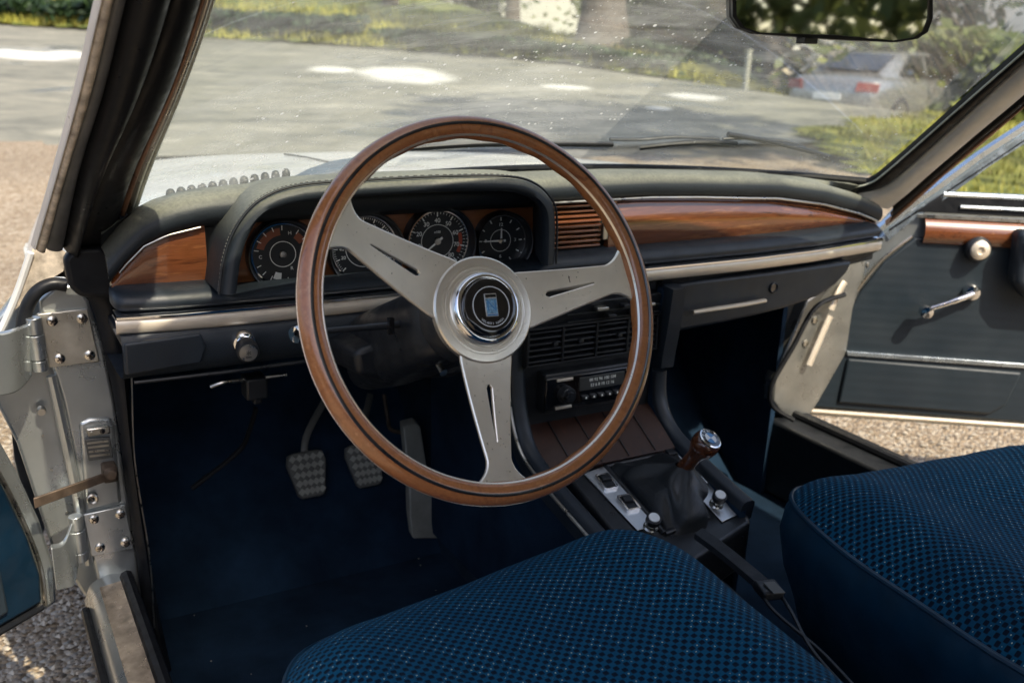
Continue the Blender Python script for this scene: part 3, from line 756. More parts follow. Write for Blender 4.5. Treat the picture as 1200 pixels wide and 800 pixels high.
MB().prism([P(415, 412, 'y', .20), P(440, 402, 'y', .20), P(545, 405, 'y', .2), P(560, 430, 'y', .2), P(530, 443, 'y', .2), P(450, 447, 'y', .2), P(420, 440, 'y', .2)], (0, .15, -.02)).build('lower_shroud', vinyl_dk, col, bevel=.008, seg=3)
a0 = P(470, 380, 'y', .115); a1 = P(425, 384, 'y', .118); a2 = P(385, 387, 'y', .12); a3 = P(354, 390, 'y', .12)
stk = MB().tube(smooth_path([a0, a1, a2, a3]), [.0042] * 6 + [.0036] * 6 + [.0032] * 7, 10).build('indicator_stalk', plastic, car)
dd = (a3 - a2).normalized()
MB().lathe([(.004, -.006), (.0085, -.004), (.0098, 0), (.0098, .008), (.0085, .011), (0, .0118)], a3, dd + V((0, -.5, 0)), 24).build('stalk_knob', chrome, stk)

# ---- pedals
def pedal(c, w, h, armtop, name):
    X = V((1, 0, 0)); Nn = V((0, -.86, .5)).normalized(); U = V((0, .5, .86)).normalized()
    out = [(-.5, .25), (-.45, .46), (-.30, .5), (.30, .5), (.45, .46), (.5, .25), (.34, -.42), (.26, -.5), (-.26, -.5), (-.34, -.42)]
    r = MB().prism([c + X * a * w + U * b * h for a, b in out], Nn * .012).build(name, pedal_m, car, bevel=.003)
    s = MB()
    for i in range(5):
        for j in range(5):
            u = (i - 2) * .17 * (.75 + .07 * j); v_ = (j - 2) * .18
            s.box(c + X * u * w + U * v_ * h + Nn * .0135, (w * .12, .004, h * .12), Matrix((X, -Nn, U)).transposed() @ Matrix.Rotation(R(45), 3, 'Y'))
    s.build('tread', tread_m, r)
    MB().tube(smooth_path([c + V((0, .01, .01)), c + V((.01, .03, .06)), armtop]), .0065, 8, flat=.5).build('pedal_arm', pedal_m, r)
pedal(P(360, 556, 'y', .70), .072, .082, P(385, 462, 'y', .78), 'clutch_pedal')
pedal(P(427, 545, 'y', .70), .072, .080, P(434, 462, 'y', .80), 'brake_pedal')
ac = MB()
q0 = [(466, 612), (500, 612), (503, 590), (494, 570), (493, 500), (488, 496), (472, 500), (470, 560), (466, 590)]
gas = ac.prism([P(a, b, 'y', .66) + V((0, (497 - b) * .0006, 0)) for a, b in q0], (0, .02, .006)).build('accelerator_pedal', mat('worn_accelerator_rubber', (.24, .24, .21), .5), car, bevel=.003)
MB().tube(smooth_path([P(450, 462, 'y', .78), P(454, 488, 'y', .76), P(458, 503, 'y', .74), P(474, 507, 'y', .72)]), .004, 8).build('pedal_arm', rust, gas)

# ---- floor, tunnel, firewall
fl = MB(); fl.box((0, -.25, .155), (1.36, 1.9, .02)); floor = fl.build('carpet', carpet, car)
b = MB(); b.prism([(-.66, .60, .165), (.66, .60, .165), (.66, .88, .45), (.66, .88, .80), (-.66, .88, .80), (-.66, .88, .45)], (0, .04, 0))
MB().loft([[(-.66, .58, .166), (-.66, .86, .42), (-.64, .90, .765)], [(.61, .58, .166), (.61, .86, .42), (.61, .90, .765)]]).build('firewall', carpet, car)
L = []
for y, w, h_ in ((-1.1, .11, .24), (-.3, .11, .27), (.1, .105, .34), (.45, .095, .40), (.86, .085, .46)):
    L.append([(w * 1.25, y, .165), (w * 1.05, y, h_ - .03), (w * .8, y, h_), (-w * .8, y, h_), (-w * 1.05, y, h_ - .03), (-w * 1.25, y, .165)])
MB().loft(L).build('transmission_tunnel', mat_rub, car, smooth=50)
for s, kx, ky in ((-1, .655, .50), (1, .600, .505)):
    MB().prism([(s * kx, ky, .16), (s * kx, .89, .16), (s * kx, .89, .77), (s * kx, ky + .04, .77), (s * kx, ky, .72), (s * kx, ky, .40)], (s * .012, 0, 0)).build('kick_panel', carpet, car)
# sheets added under the dash to keep daylight out of the footwell
MB().prism([(-.66, .33, .70), (-.13, .33, .70), (-.13, .90, .70), (-.66, .90, .70)], (0, 0, .01)).build('underdash_light_block', vinyl_dk, car)
MB().prism([(.13, .33, .66), (.66, .36, .70), (.66, .90, .70), (.13, .90, .66)], (0, 0, .01)).build('underdash_light_block', vinyl_dk, car)
MB().tube(smooth_path([P(300, 478, 'y', .55), P(292, 505, 'y', .56), P(278, 530, 'y', .57), P(225, 572, 'y', .58)]), .004, 8).build('cable', rubber, car)
# heel mat seam + loose fold
MB().tube(smooth_path([P(504, 598, 'y', .62), P(545, 640, 'y', .52), P(585, 668, 'y', .44)]), .004, 8).build('carpet_binding', seat_side, floor)

gm = MB(); rnd = random.Random(11)
for _ in range(26):
    x, y = rnd.uniform(-.60, -.16), rnd.uniform(-.15, .58); r_ = rnd.uniform(.0006, .0013)
    gm.box((x, y, .1665), (r_ * 2, r_ * 1.4, r_), Matrix.Rotation(rnd.uniform(0, 3), 3, 'Z'))
tag(gm.build('grit', mat('pale_grit', (.35, .33, .28), .8), floor, weld=False), kind='stuff')
# ---- seats
def seat(cx, cy, hw, hl, z0, rotz, sgn, tilt=0, taper=0, shear=0, roll=0):
    Mz = Matrix.Rotation(rotz, 3, 'Z')
    root = bpy.data.objects.new('seat', None); COL.objects.link(root); root.parent = car
    def tp(u, v_, z): p = Mz @ V((u * hw * (1 - taper * (1 - v_)), v_ * hl + shear * u, 0)); return V((cx + p.x, cy + p.y, z))
    def edge(a, e=3.6):
        ca, sa = math.cos(a), math.sin(a); return math.copysign(abs(ca) ** (2 / e), ca), math.copysign(abs(sa) ** (2 / e), sa)
    def zt(u, v_):
        fr = max(0, v_ - .35) / .65
        z = z0 - .060 * fr ** 2.2 - .028 * abs(u) ** 4
        z += .012 * math.exp(-((abs(u) - .72) / .22) ** 2)
        z -= .018 * math.exp(-(u / .6) ** 2) * (1 - fr)
        z += roll * u + .0045 * noise.noise(V((u * 2.4 + cx * 9, v_ * 2.2, 1))) + .0018 * noise.noise(V((u * 7 + cx * 5, v_ * 3, 4)))
        return z
    NA = 96; L = []
    for k in range(0, 27):
        s = k / 26; ring = []
        for j in range(NA):
            u, v_ = edge(2 * math.pi * j / NA); uu, vv = u * s, v_ * s
            ring.append(tp(uu, vv, zt(uu, vv) - .020 * s ** 10))
        L.append(ring)
    MB().loft(L, cu=True).build('cushion', cloth, root, smooth=80)
    pip = [tp(*edge(2 * math.pi * j / NA), zt(*edge(2 * math.pi * j / NA)) - .0215) for j in range(NA)]
    MB().tube(pip, .0038, 8, closed=True).build('piping', seat_side, root)
    L = []
    for s, dzz in ((.995, -.021), (1.02, -.04), (1.03, -.07), (1.0, -.12), (.94, -.17), (.90, -.22)):
        L.append([tp(edge(2 * math.pi * j / NA)[0] * s, edge(2 * math.pi * j / NA)[1] * s, max(.18, zt(*edge(2 * math.pi * j / NA)) + dzz)) for j in range(NA)])
    MB().loft(L, cu=True).build('seat_base', seat_side, root, smooth=70)
    b = MB()
    for x in (-.7, .7): b.tube([tp(x, .8, .185), tp(x, -.9, .185)], .012, 8)
    b.build('seat_runner', rust, root)
    # reclined backrest
    L = []
    for t in linspace(0, 1, 14):
        c = V((cx, cy - hl - .02 - t * .30, z0 - .04 + t * .56)); th = .075 * math.sin(math.pi * min(1, .25 + t * .9)) + .02; w = hw * (1 - .22 * t ** 3)
        L.append([c + V((w * math.copysign(abs(math.cos(a)) ** .5, math.cos(a)), th * math.copysign(abs(math.sin(a)) ** .7, math.sin(a)), 0)) for a in [2 * math.pi * j / 30 for j in range(30)]])
    MB().loft(L, cu=True, cap=True).build('backrest', cloth, root, smooth=70)
    return root
seat(-.366, -.285, .272, .320, .537, R(0), -1, taper=.15, shear=.035, roll=.006)
seat(.355, -.270, .275, .335, .520, R(-6), 1)

# ---- seat belt between the seats
bp = [P(818, 628, 'z', .43), P(850, 652, 'z', .43), P(895, 690, 'z', .43)]
L = []
def ribbon(path, w, th, name, m, par, wd=V((1, .35, 0))):
    L = []; wd = wd.normalized()
    for p in path: L.append([p - wd * w, p + wd * w, p + wd * w + V((0, 0, th)), p - wd * w + V((0, 0, th))])
    return MB().loft(L, cu=True, cap=True).build(name, m, par, bevel=.0006)
belt = ribbon(smooth_path(bp + [P(905, 700, 'z', .43)]), .011, .009, 'seat_belt', webbing, car)
c0 = P(893, 688, 'z', .445); c1 = P(935, 738, 'z', .445); dd = (c1 - c0).normalized(); sd = dd.cross(V((0, 0, 1))).normalized()
MB().prism([c0 - sd * .015, c0 + sd * .014, c0 + sd * .013 + dd * .03, c0 - sd * .014 + dd * .03], (0, 0, .012)).build('buckle', plastic, belt, bevel=.003)
b = MB()
for q in (-.011, .009): b.tube(smooth_path([c0 + sd * q + dd * .005 + V((0, 0, .006)), c0 + sd * q + dd * .05, P(960 + q * 500, 765, 'z', .435), P(1020 + q * 500, 830, 'z', .43)]), .0022, 8)
b.build('belt_stalk', plastic, belt)
b = MB(); b.prism([c0 + dd * .012 - sd * .009 + V((0, 0, .013)), c0 + dd * .012 + sd * .006 + V((0, 0, .013)), c0 + dd * .035 + sd * .004 + V((0, 0, .012)), c0 + dd * .035 - sd * .011 + V((0, 0, .012))], (0, 0, .002)); b.build('buckle_tongue', pedal_m, belt, bevel=.0006)

# ---- windscreen, pillars, roof
def lerp3(a, b, t): return V(a).lerp(V(b), t)
GL0, GL1 = V((-.645, .385, .850)), V((-.597, .100, 1.086))
def glass_edge(z, s):
    t = (z - GL0.z) / (GL1.z - GL0.z); p = GL0 + (GL1 - GL0) * t; return V((p.x * -s if s > 0 else p.x, p.y, p.z)) if s < 0 else V((-p.x, p.y, p.z))
def screen_pt(u, v_):
    z = .845 + v_ * .43
    e = glass_edge(z, -1); x = u * abs(e.x); bow = .155 * (1 - .35 * v_)
    return V((x, e.y + bow * (1 - u * u), z + .022 * (1 - u * u) * (1 - v_)))
L = [[screen_pt(u, v_) for u in linspace(-1, 1, 33)] for v_ in linspace(0, 1, 14)]
MB().loft(L).build('windscreen', screen_glass, car, smooth=80)
MB().tube([screen_pt(u, 0) + V((0, -.004, -.004)) for u in linspace(-1, 1, 41)], .0065, 8).build('windscreen_seal', rubber, car)
# left pillar, traced on its own leaning face
eL = V((-.82, -.57, 0)).normalized(); pdir = (GL1 - GL0).normalized(); pnL = pdir.cross(eL).normalized()
if pnL.dot(CP - GL0) < 0: pnL = -pnL
rows = (-160, 0, 100, 200, 290)
bands = {  # x of each boundary at those rows
 'glass_edge_strip': ([287, 246, 211, 170, 141], [293, 251, 217, 176, 146], gasket_pale, .003),
 'chrome_gutter': ([279, 238, 204, 162, 133], [287, 246, 211, 170, 141], steel, .005),
 'brown_edge': ([272, 231, 198, 155, 127], [278.5, 237.5, 203.5, 161.5, 132.5], brown_edge, .006),
 'inner_seal': ([232, 192, 158, 112, 84], [272, 231, 198, 155, 127], rubber, .014),
 'outer_seal': ([186, 146, 122, 92, 74], [232, 192, 158, 112, 84], rubber, .020),
 'painted_return': ([168, 129, 106, 75, 52], [186, 146, 122, 92, 74], mat('dull_grey_paint', (.16, .165, .17), .5, metal=.3), .006),
 'worn_flange': ([154, 116, 93, 66, 40], [168, 129, 106, 75, 52], worn, .008),
 'drip_rail': ([152, 114, 91, 64, 38], [154.5, 116.5, 93.5, 66.5, 40.5], paint, .004)}
pil = bpy.data.objects.new('windscreen_pillar', None); COL.objects.link(pil); pil.parent = car
for nm, (lx, rx_, m_, hgt) in bands.items():
    A = smooth_path([PP(x, y, GL0, pnL) for x, y in zip(lx, rows)], 5); B = smooth_path([PP(x, y, GL0, pnL) for x, y in zip(rx_, rows)], 5)
    L = []
    for a, b_ in zip(A, B):
        L.append([a - pnL * .004] + [a.lerp(b_, t) + pnL * hgt * (math.sin(math.pi * t) ** .5) for t in linspace(0, 1, 9)] + [b_ - pnL * .004])
    MB().loft(L).build(nm, m_, pil, smooth=60)
# rubber corner at the foot of the pillar
b = MB(); b.prism([P(a, c, 'y', .405) for a, c in ((72, 300), (84, 286), (124, 286), (136, 300), (143, 330), (132, 345), (92, 344), (78, 332))], (0, -.022, 0)); b.build('pillar_foot', rubber, pil, bevel=.006, seg=3)
b = MB(); b.prism([P(a, c, 'y', .382) for a, c in ((124, 300), (131, 285), (140, 300), (148, 318), (148, 344), (138, 346), (130, 330))], (0, -.010, 0)); b.build('pillar_trim', plastic, pil, bevel=.004, seg=3)
b = MB(); b.tube([P(126, 300, 'y', .375), P(131, 330, 'y', .37), P(134, 348, 'y', .372)], .003, 8); b.build('pillar_bead', steel, pil)

# right pillar
GR0 = V((.610, .385, .845)); GR1 = V((.597, .100, 1.050)); eR = V((.90, -.43, 0)).normalized(); pd = (GR1 - GR0).normalized(); pnR = pd.cross(eR).normalized()
if pnR.dot(CP - GR0) < 0: pnR = -pnR
rp = bpy.data.objects.new('windscreen_pillar', None); COL.objects.link(rp); rp.parent = car
def rline(pts): return smooth_path([PP(a, b_, GR0, pnR) for a, b_ in pts], 5)
lines = [
 [(1290, -20), (1199, 60), (1120, 129), (1040, 199), (1018, 214), (996, 219)],
 [(1290, -7), (1199, 72), (1130, 136), (1062, 198), (1034, 219), (1004, 226)],
 [(1290, 28), (1199, 110), (1146, 154), (1092, 200), (1068, 222), (1046, 242)],
 [(1290, 38), (1199, 120), (1152, 159), (1104, 200), (1070, 230), (1044, 254)],
 [(1290, 44), (1199, 125), (1156, 163), (1110, 201), (1074, 234), (1038, 264)]]
LN = [rline(l) for l in lines]
for k, (nm, m_, hgt) in enumerate((('inner_seal', rubber, .006), ('painted_trim', grey_trim, .014), ('door_seal', rubber, .008), ('brown_edge', brown_edge, .006))):
    L = []
    for a, b_ in zip(LN[k], LN[k + 1]):
        L.append([a - pnR * .01] + [a.lerp(b_, t) + pnR * hgt * (math.sin(math.pi * t) ** .5) for t in linspace(0, 1, 9)] + [b_ - pnR * .01])
    MB().loft(L).build(nm, m_, rp, smooth=60)
MB().tube([p + pnR * .002 for p in LN[0]], .0018, 6).build('glass_edge_strip', gasket_pale, rp)
# roof, rear pillars, rear glass
L = []
for y, z, w in ((-.13, 1.285, .615), (-.28, 1.318, .64), (-.5, 1.342, .645), (-.9, 1.345, .645), (-1.25, 1.32, .63), (-1.42, 1.285, .56)):
    L.append([(w * u, y + (.085 * (1 - u * u) if y > -.2 else 0), z - .035 * abs(u) ** 2.5) for u in linspace(-1, 1, 17)])
MB().loft(L).build('roof', paint, car, smooth=80).modifiers.new('t', 'SOLIDIFY').thickness = .03
L = []
for y, z, w in ((-.14, 1.262, .57), (-.5, 1.308, .59), (-.9, 1.31, .59), (-1.35, 1.27, .57)):
    L.append([(w * u, y + (.085 * (1 - u * u) if y > -.2 else 0), z - .035 * abs(u) ** 2.5) for u in linspace(-1, 1, 17)])
MB().loft(L).build('headliner', headliner, car, smooth=80)
for s in (-1, 1):
    MB().tube(smooth_path([(s * .610, -.10, 1.250), (s * .638, -.4, 1.290), (s * .640, -.9, 1.292), (s * .61, -1.35, 1.262)]), .016, 8).build('roof_rail', rubber, car)
    MB().prism([(s * .55, -1.32, 1.29), (s * .55, -1.46, 1.275), (s * .66, -2.05, .90), (s * .70, -1.62, .88)], (s * -.03, 0, 0)).build('rear_pillar', paint, car, bevel=.008)
MB().loft([[(-.50, -1.44, 1.27), (.50, -1.44, 1.27)], [(-.60, -1.98, .92), (.60, -1.98, .92)]]).build('rear_window', win_glass, car)
# outer body
BON = ((.635, .842, .665), (.78, .838, .66), (1.0, .826, .645), (1.3, .802, .63), (1.6, .770, .61), (1.9, .730, .58), (2.2, .680, .545), (2.34, .60, .50))
def bon_edge(y):
    return interp(y, [(a, c) for a, b, c in BON]), interp(y, [(a, b - .045) for a, b, c in BON])
def cross(y, w, zt_, zb, crown):
    return [(s_x, y, z) for s_x, z in ((w * 1.0, zb), (w * 1.005, zb + (zt_ - zb) * .45), (w * .99, zt_ - .05), (w * .955, zt_ - .012), (w * .90, zt_))]
for s in (-1, 1):
    L = []
    for y, w, zt_, zb in ((.53, .782, .695, .33), (.8, .738, .685, .30), (1.0, .72, .665, .50), (1.1, .715, .655, .56), (1.25, .705, .64, .60), (1.37, .70, .625, .61), (1.5, .688, .61, .60), (1.65, .675, .595, .55), (1.75, .668, .58, .40), (1.9, .655, .56, .30), (2.2, .62, .54, .30), (2.34, .55, .52, .34)):
        bw, bzz = bon_edge(y)
        zb = min(zb, zt_ - .02)
        L.append([(s * a, y, c) for a, c in ((w * .99, zb), (w, zb + (zt_ - zb) * .45), (w * .997, zt_ - .02), (w * .985, zt_), (w * .965, zt_ + .012), (bw + .01, bzz - .012), (bw + .004, bzz - .001), (bw + .002, bzz - .03))])
    MB().loft(L).build('front_fender', paint, car, smooth=60)
    L = []
    for y, w, zt_, zb in ((-1.02, .80, .86, .30), (-1.3, .80, .875, .32), (-1.5, .80, .88, .55), (-1.75, .80, .885, .60), (-2.0, .795, .88, .55), (-2.3, .77, .86, .32), (-2.6, .70, .82, .36)):
        L.append([(s * a, b_, c) for a, b_, c in cross(y, w, zt_, zb, 0)])
    MB().loft(L).build('rear_quarter', paint, car, smooth=60)
    for y in (1.37, -1.75 + .0):
        w = MB().lathe([(.20, -.09), (.295, -.08), (.315, -.05), (.315, .05), (.295, .08), (.20, .085)], (s * (.60 if y > 0 else .70), y, .315), (s, 0, 0), 40).build('wheel', tyre_m, car)
        MB().lathe([(.20, .075), (.195, .05), (.10, .03), (.06, .05), (0, .055)], (s * (.60 if y > 0 else .70), y, .315), (s, 0, 0), 32).build('wheel_rim', steel, w)
    # sill
    ys = .47 if s < 0 else .66
    MB().prism([(s * (.655 if s < 0 else .61), ys, .17), (s * .712, ys, .17), (s * .720, ys, .30), (s * .712, ys, .322), (s * .69, ys, .335), (s * (.655 if s < 0 else .61), ys, .33)], (0, -1.05 - ys, 0)).build('sill', paint_in if s < 0 else vinyl_dk, car, bevel=.006)
    MB().prism([(s * .674, ys - .04, .3355), (s * .702, ys - .04, .3325), (s * .702, -1.0, .3325), (s * .674, -1.0, .3355)], (0, 0, .003)).build('kick_plate', mat('scuffed_kick_plate', (.33, .27, .21), .35, metal=.8, nscale=40, var=.5) if s < 0 else vinyl_dk, car)
    MB().tube([(s * .666, ys - .03, .338), (s * .666, -1.0, .338)], .009, 8).build('sill_seal', rubber, car)
    MB().tube([(s * .722, ys - .04, .305), (s * .722, -1.0, .305)], .006, 8).build('sill_trim', rubber, car)
MB().loft([[(-.68, -2.0, .90), (.68, -2.0, .90)], [(-.68, -2.3, .89), (.68, -2.3, .89)], [(-.66, -2.62, .82), (.66, -2.62, .82)], [(-.66, -2.64, .36), (.66, -2.64, .36)]]).build('boot_lid', paint, car, smooth=30)
L = []
for y, z, w in BON:
    L.append([(w * u, y, z - .045 * abs(u) ** 3.2) for u in linspace(-1, 1, 31)])
bon = MB().loft(L).build('bonnet', paint, car, smooth=80)
MB().loft([[(-.52, 2.34, .60), (.52, 2.34, .60)], [(-.55, 2.36, .30), (.55, 2.36, .30)]]).build('front_panel', plastic, car)
# cowl between bonnet and glass, with shut line and grille
L = []
for u in linspace(-1, 1, 31):
    e = screen_pt(u, 0); L.append([e + V((0, .008, -.012)), e + V((0, .05, -.018)), V((u * .664, .631, .8400 - .045 * abs(u) ** 3.2))])
cowl = MB().loft(L).build('cowl', paint, car, smooth=60)
MB().tube([(.664 * u, .633, .8395 - .045 * abs(u) ** 3.2) for u in linspace(-1, 1, 41)], .0030, 6).build('bonnet_gap', rubber, car)
a = P(338, 169, 'z', .826); b_ = P(397, 190, 'z', .838)
MB().tube([(-.196, .874, .8352), (-.180, 1.10, .8205), (-.165, 1.30, .8035)], .0016, 6).build('bonnet_crease', rubber, bon)
# cowl intake: a row of small dark scoops
gr = MB()
for i in range(12):
    t = i / 11; c = P(200 + 135 * t, 231 - 25 * t, 'z', .858 - .0)
    gr.lathe([(.0035, 0), (.0056, .003), (.0062, .009), (.0060, .013), (.0048, .0165), (.0026, .0185), (0, .019)], c + V((0, .0, -.008)), (0, -.1, 1), 14)
gr.prism([P(196, 236, 'z', .852), P(337, 211, 'z', .852), P(337, 207, 'z', .852), P(196, 231, 'z', .852)], (0, 0, -.006))
gr.build('cowl_intake', mat('dark_green_plastic', (.012, .016, .012), .5), car)
w0 = [P(337, 213, 'z', .852), P(362, 200, 'z', .852), P(385, 192, 'z', .852), P(420, 186, 'z', .852), P(420, 196, 'z', .852), P(380, 206, 'z', .852)]
MB().prism(w0, (0, 0, .004)).build('cowl_cover', mat('blue_grey_cover', (.035, .06, .085), .4), car, bevel=.002)

# wipers on the outside of the glass
def on_glass(px, py, lift=.012):
    # intersect with the screen by marching
    d = ray(px, py).normalized(); best = None
    for i in range(200, 2600):
        p = CP + d * (i * .001)
        z = p.z
        if z < .80 or z > 1.3: continue
        e = glass_edge(z, -1); v_ = (z - .845) / .43; u = p.x / abs(e.x)
        if abs(u) > 1.1: continue
        yy = e.y + .155 * (1 - .35 * v_) * (1 - u * u)
        if p.y >= yy: best = p; break
    return (best or CP + d * 1.5) + V((0, lift, lift * .9))
def wiper(blade, arm):
    B = smooth_path([on_glass(*q) for q in blade], 5)
    r = MB().tube(B, .0045, 8).build('wiper', rubber, car)
    MB().tube(smooth_path([on_glass(*q, .020) for q in arm], 5), .0032, 8).build('wiper_arm', vinyl_dk, r)
wiper([(482, 184), (560, 179), (640, 178), (722, 178)], [(487, 178), (520, 172), (552, 172), (600, 168), (640, 172)])
wiper([(754, 182), (800, 177), (835, 175), (868, 177)], [(722, 178), (760, 178), (800, 175), (850, 177)])
wiper([(858, 166), (900, 173), (940, 182), (977, 192)], [(855, 177), (885, 176), (930, 180), (952, 187)])

# ---- rear-view mirror
mc = P(975, 8, 'y', -.12); 
mp = [(862, -40), (1070, -40), (1092, -20), (1092, 22), (1086, 38), (1074, 46), (1050, 50), (975, 47), (885, 40), (866, 33), (857, 20), (856, -20)]
mn = V((-.42, -1, .0)).normalized()
mq = mc
mo = [PP(a, b_, mq, mn) for a, b_ in mp]
cen = sum(mo, V()) / len(mo)
mir = MB().prism([p - mn * .001 for p in mo], -mn * .018).build('rear_view_mirror', plastic, car, bevel=.005, seg=3)
def shrink(pts, k, h): return [cen + (p - cen) + (cen - p).normalized() * k + mn * h for p in pts]
A = shrink(mo, 0, -.001); B = shrink(mo, .0005, .003); C_ = shrink(mo, .0045, .003); D_ = shrink(mo, .005, .0006)
MB().loft([A, B, C_, D_], cu=True).build('mirror_frame', plastic, mir, smooth=50)
# the reflecting face looks a little more to the driver's side
MB().prism(shrink(mo, .0048, .0006), mn * .0004).build('mirror_glass', mirror_m, mir)
MB().box(P(951, 48, 'y', -.12) + V((0, .006, 0)), (.018, .012, .006)).build('mirror_lever', plastic, mir, bevel=.001)
MB().tube([cen - mn * .015, cen - mn * .06 + V((0, 0, .10)), V((0, -.10, 1.27))], .006, 8).build('mirror_stem', steel, mir)

# ---- door shut face, driver side
JY = .462
def J(px, py, y=JY): return P(px, py, 'y', y)
jb = MB().prism([J(a, b_) for a, b_ in ((46, 352), (66, 335), (90, 333), (104, 352), (120, 400), (134, 470), (144, 545), (160, 650), (168, 716), (138, 722), (120, 700), (108, 655), (92, 560), (74, 470), (52, 400))], (0, .035, 0)).build('door_pillar', paint_in, car, bevel=.004, seg=3)
MB().prism([J(a, b_, .50) for a, b_ in ((-14, 385), (18, 345), (52, 352), (78, 470), (96, 560), (122, 690), (100, 700), (60, 640), (20, 520), (-16, 450))], (0, .02, 0)).build('outer_return', paint_in, jb, bevel=.004)
# stamped hollow and ribs of the pressing
MB().tube(smooth_path([J(60, 440, .462), J(78, 520, .460), J(92, 590, .460), J(104, 660, .461)]), .006, 8).build('pressed_rib', paint_in, jb)
MB().prism([J(a, b_, .459) for a, b_ in ((92, 496), (104, 490), (130, 488), (135, 500), (143, 590), (100, 600))], (0, .01, 0)).build('raised_pad', paint_in, jb, bevel=.005, seg=3)
b = MB(); b.prism([J(a, b_, .451) for a, b_ in ((101, 503), (128, 499), (130, 508), (103, 512))], (0, .006, 0)); b.build('slot_plate', steel, jb, bevel=.002)
def pin(px, py, r, m_, nm, y=.45, dep=.004):
    MB().lathe([(r, 0), (r, dep * .6), (r * .8, dep), (0, dep)], J(px, py, y), (0, -1, 0), 18).build(nm, m_, jb)
pin(108, 507, .0025, steel, 'rivet', .451, .0012); pin(120, 505, .0036, black_gloss, 'hole', .451, .0006)
MB().prism([J(a, b_, .4525) for a, b_ in ((99, 515), (129, 512), (133, 536), (104, 540))], (0, .004, 0)).build('data_plate', label_m, jb, bevel=.001)
b = MB()
for k in range(4): b.prism([J(102 + k, 518.5 + k * 5, .4515), J(127 + k * .6, 515.5 + k * 5.2, .4515), J(127.2 + k * .6, 517.6 + k * 5.2, .4515), J(102.2 + k, 520.6 + k * 5, .4515)], (0, .001, 0))
b.build('plate_text', steel, jb)
MB().lathe([(.0075, 0), (.0075, .003), (.006, .004), (.0035, .003), (.0035, 0)], J(108, 584, .454), (0, -1, 0), 22).build('boss', steel, jb); pin(108, 584, .0034, black_gloss, 'hole', .453, .0008)
pin(48, 480, .006, steel, 'rubber_buffer', .49, .010)
for q in ((70, 470), (50, 510), (60, 550), (78, 600)): pin(*q, .0018, steel, 'rivet', .497, .0012)
def screw(px, py, y, par, rr=.0068):
    c = J(px, py, y)
    s_ = MB().lathe([(rr, 0), (rr * .92, .0022), (rr * .6, .0034), (0, .0038)], c, (0, -1, 0), 20).build('screw', screw_m, par)
    b = MB()
    a = random.uniform(0, 90)
    for q in (0, 90): b.box(c + V((0, -.0036, 0)), (rr * 1.1, .001, rr * .26), Matrix.Rotation(R(a + q), 3, 'Y'))
    b.build('cross_slot', rust, par)
def hinge(plate, screws, knx, ky0, ky1, arm, cx):
    h = MB().prism([J(a, b_, .4545) for a, b_ in plate], (0, .006, 0)).build('hinge', paint_in if ky0 > 500 else mat('bare_hinge_plate', (.50, .48, .42), .36, metal=.8, nscale=25, var=.2), car, bevel=.0015)
    for q in screws: screw(*q, .4545, h)
    a, b_ = J(knx, ky0, .448), J(knx + (ky1 - ky0) * .14, ky1, .448); 
    for t0, t1 in ((0, .30), (.32, .78), (.80, 1)):
        MB().tube([a.lerp(b_, t0), a.lerp(b_, t1)], .0090 if t0 < .3 or t0 > .7 else .0098, 18).build('knuckle', paint_in, h, bevel=.0008)
    L = smooth_path([J(x_, y_, yy_) for x_, y_, yy_ in arm[0]], 5); L2 = smooth_path([J(x_, y_, yy_) for x_, y_, yy_ in arm[1]], 5)
    mb = MB(); mb.loft([[p, q, q + V((0, .012, 0)), p + V((0, .012, 0))] for p, q in zip(L, L2)], cu=True, cap=True)
    mb.build('hinge_arm', paint_in, h, bevel=.002, smooth=50)
    return h
hinge([(43, 368), (103, 362), (117, 424), (58, 431)], [(61, 376), (96, 373), (70, 420), (105, 416)], 39, 372, 434,
      ([(-40, 391, .40), (0, 391, .41), (20, 386, .42), (36, 380, .445)], [(-40, 466, .40), (0, 464, .41), (22, 458, .42), (38, 440, .445)]), 0)
hinge([(97, 603), (147, 592), (157, 643), (107, 652)], [(110, 608), (141, 602), (117, 641), (147, 635)], 88, 604, 656,
      ([(60, 642, .40), (70, 640, .41), (78, 632, .42), (86, 608, .445)], [(66, 692, .40), (76, 690, .41), (88, 684, .42), (93, 655, .445)]), 0)
ck = MB(); a, b_ = J(133, 556, .435), J(40, 590, .40); u_ = V((0, 0, 1))
ck.prism([a + u_ * .006, a - u_ * .006, b_ - u_ * .007, b_ + u_ * .007], (0, .004, 0)); cs = ck.build('door_check_strap', rust, car, bevel=.001)
MB().lathe([(.0085, 0), (.0085, .005), (.006, .008), (0, .009)], J(130, 554, .430), (0, -1, 0), 18).build('strap_pin', rust, cs)
MB().box(J(128, 552, .45), (.018, .03, .022)).build('strap_bracket', rust, cs, bevel=.003)
# black seal down the inner edge
ed0 = [(92, 345), (106, 356), (120, 405), (134, 470), (145, 550), (160, 655), (172, 735), (192, 830)]
ed1 = [(146, 345), (148, 365), (150, 405), (152, 470), (160, 550), (176, 655), (190, 735), (212, 830)]
L = [[p, p.lerp(q, .3) + V((0, -.010, 0)), p.lerp(q, .7) + V((0, -.010, 0)), q, q + V((0, .03, 0))] for p, q in zip(smooth_path([J(*e, .452) for e in ed0]), smooth_path([J(*e, .448) for e in ed1]))]
MB().loft(L).build('door_seal', rubber, car, smooth=60)
MB().tube(smooth_path([J(148, 395, .440), J(154, 440, .440), J(158, 540, .440), J(175, 650, .440), J(181, 735, .44)]), .0012, 6).build('seal_bead', steel, car)
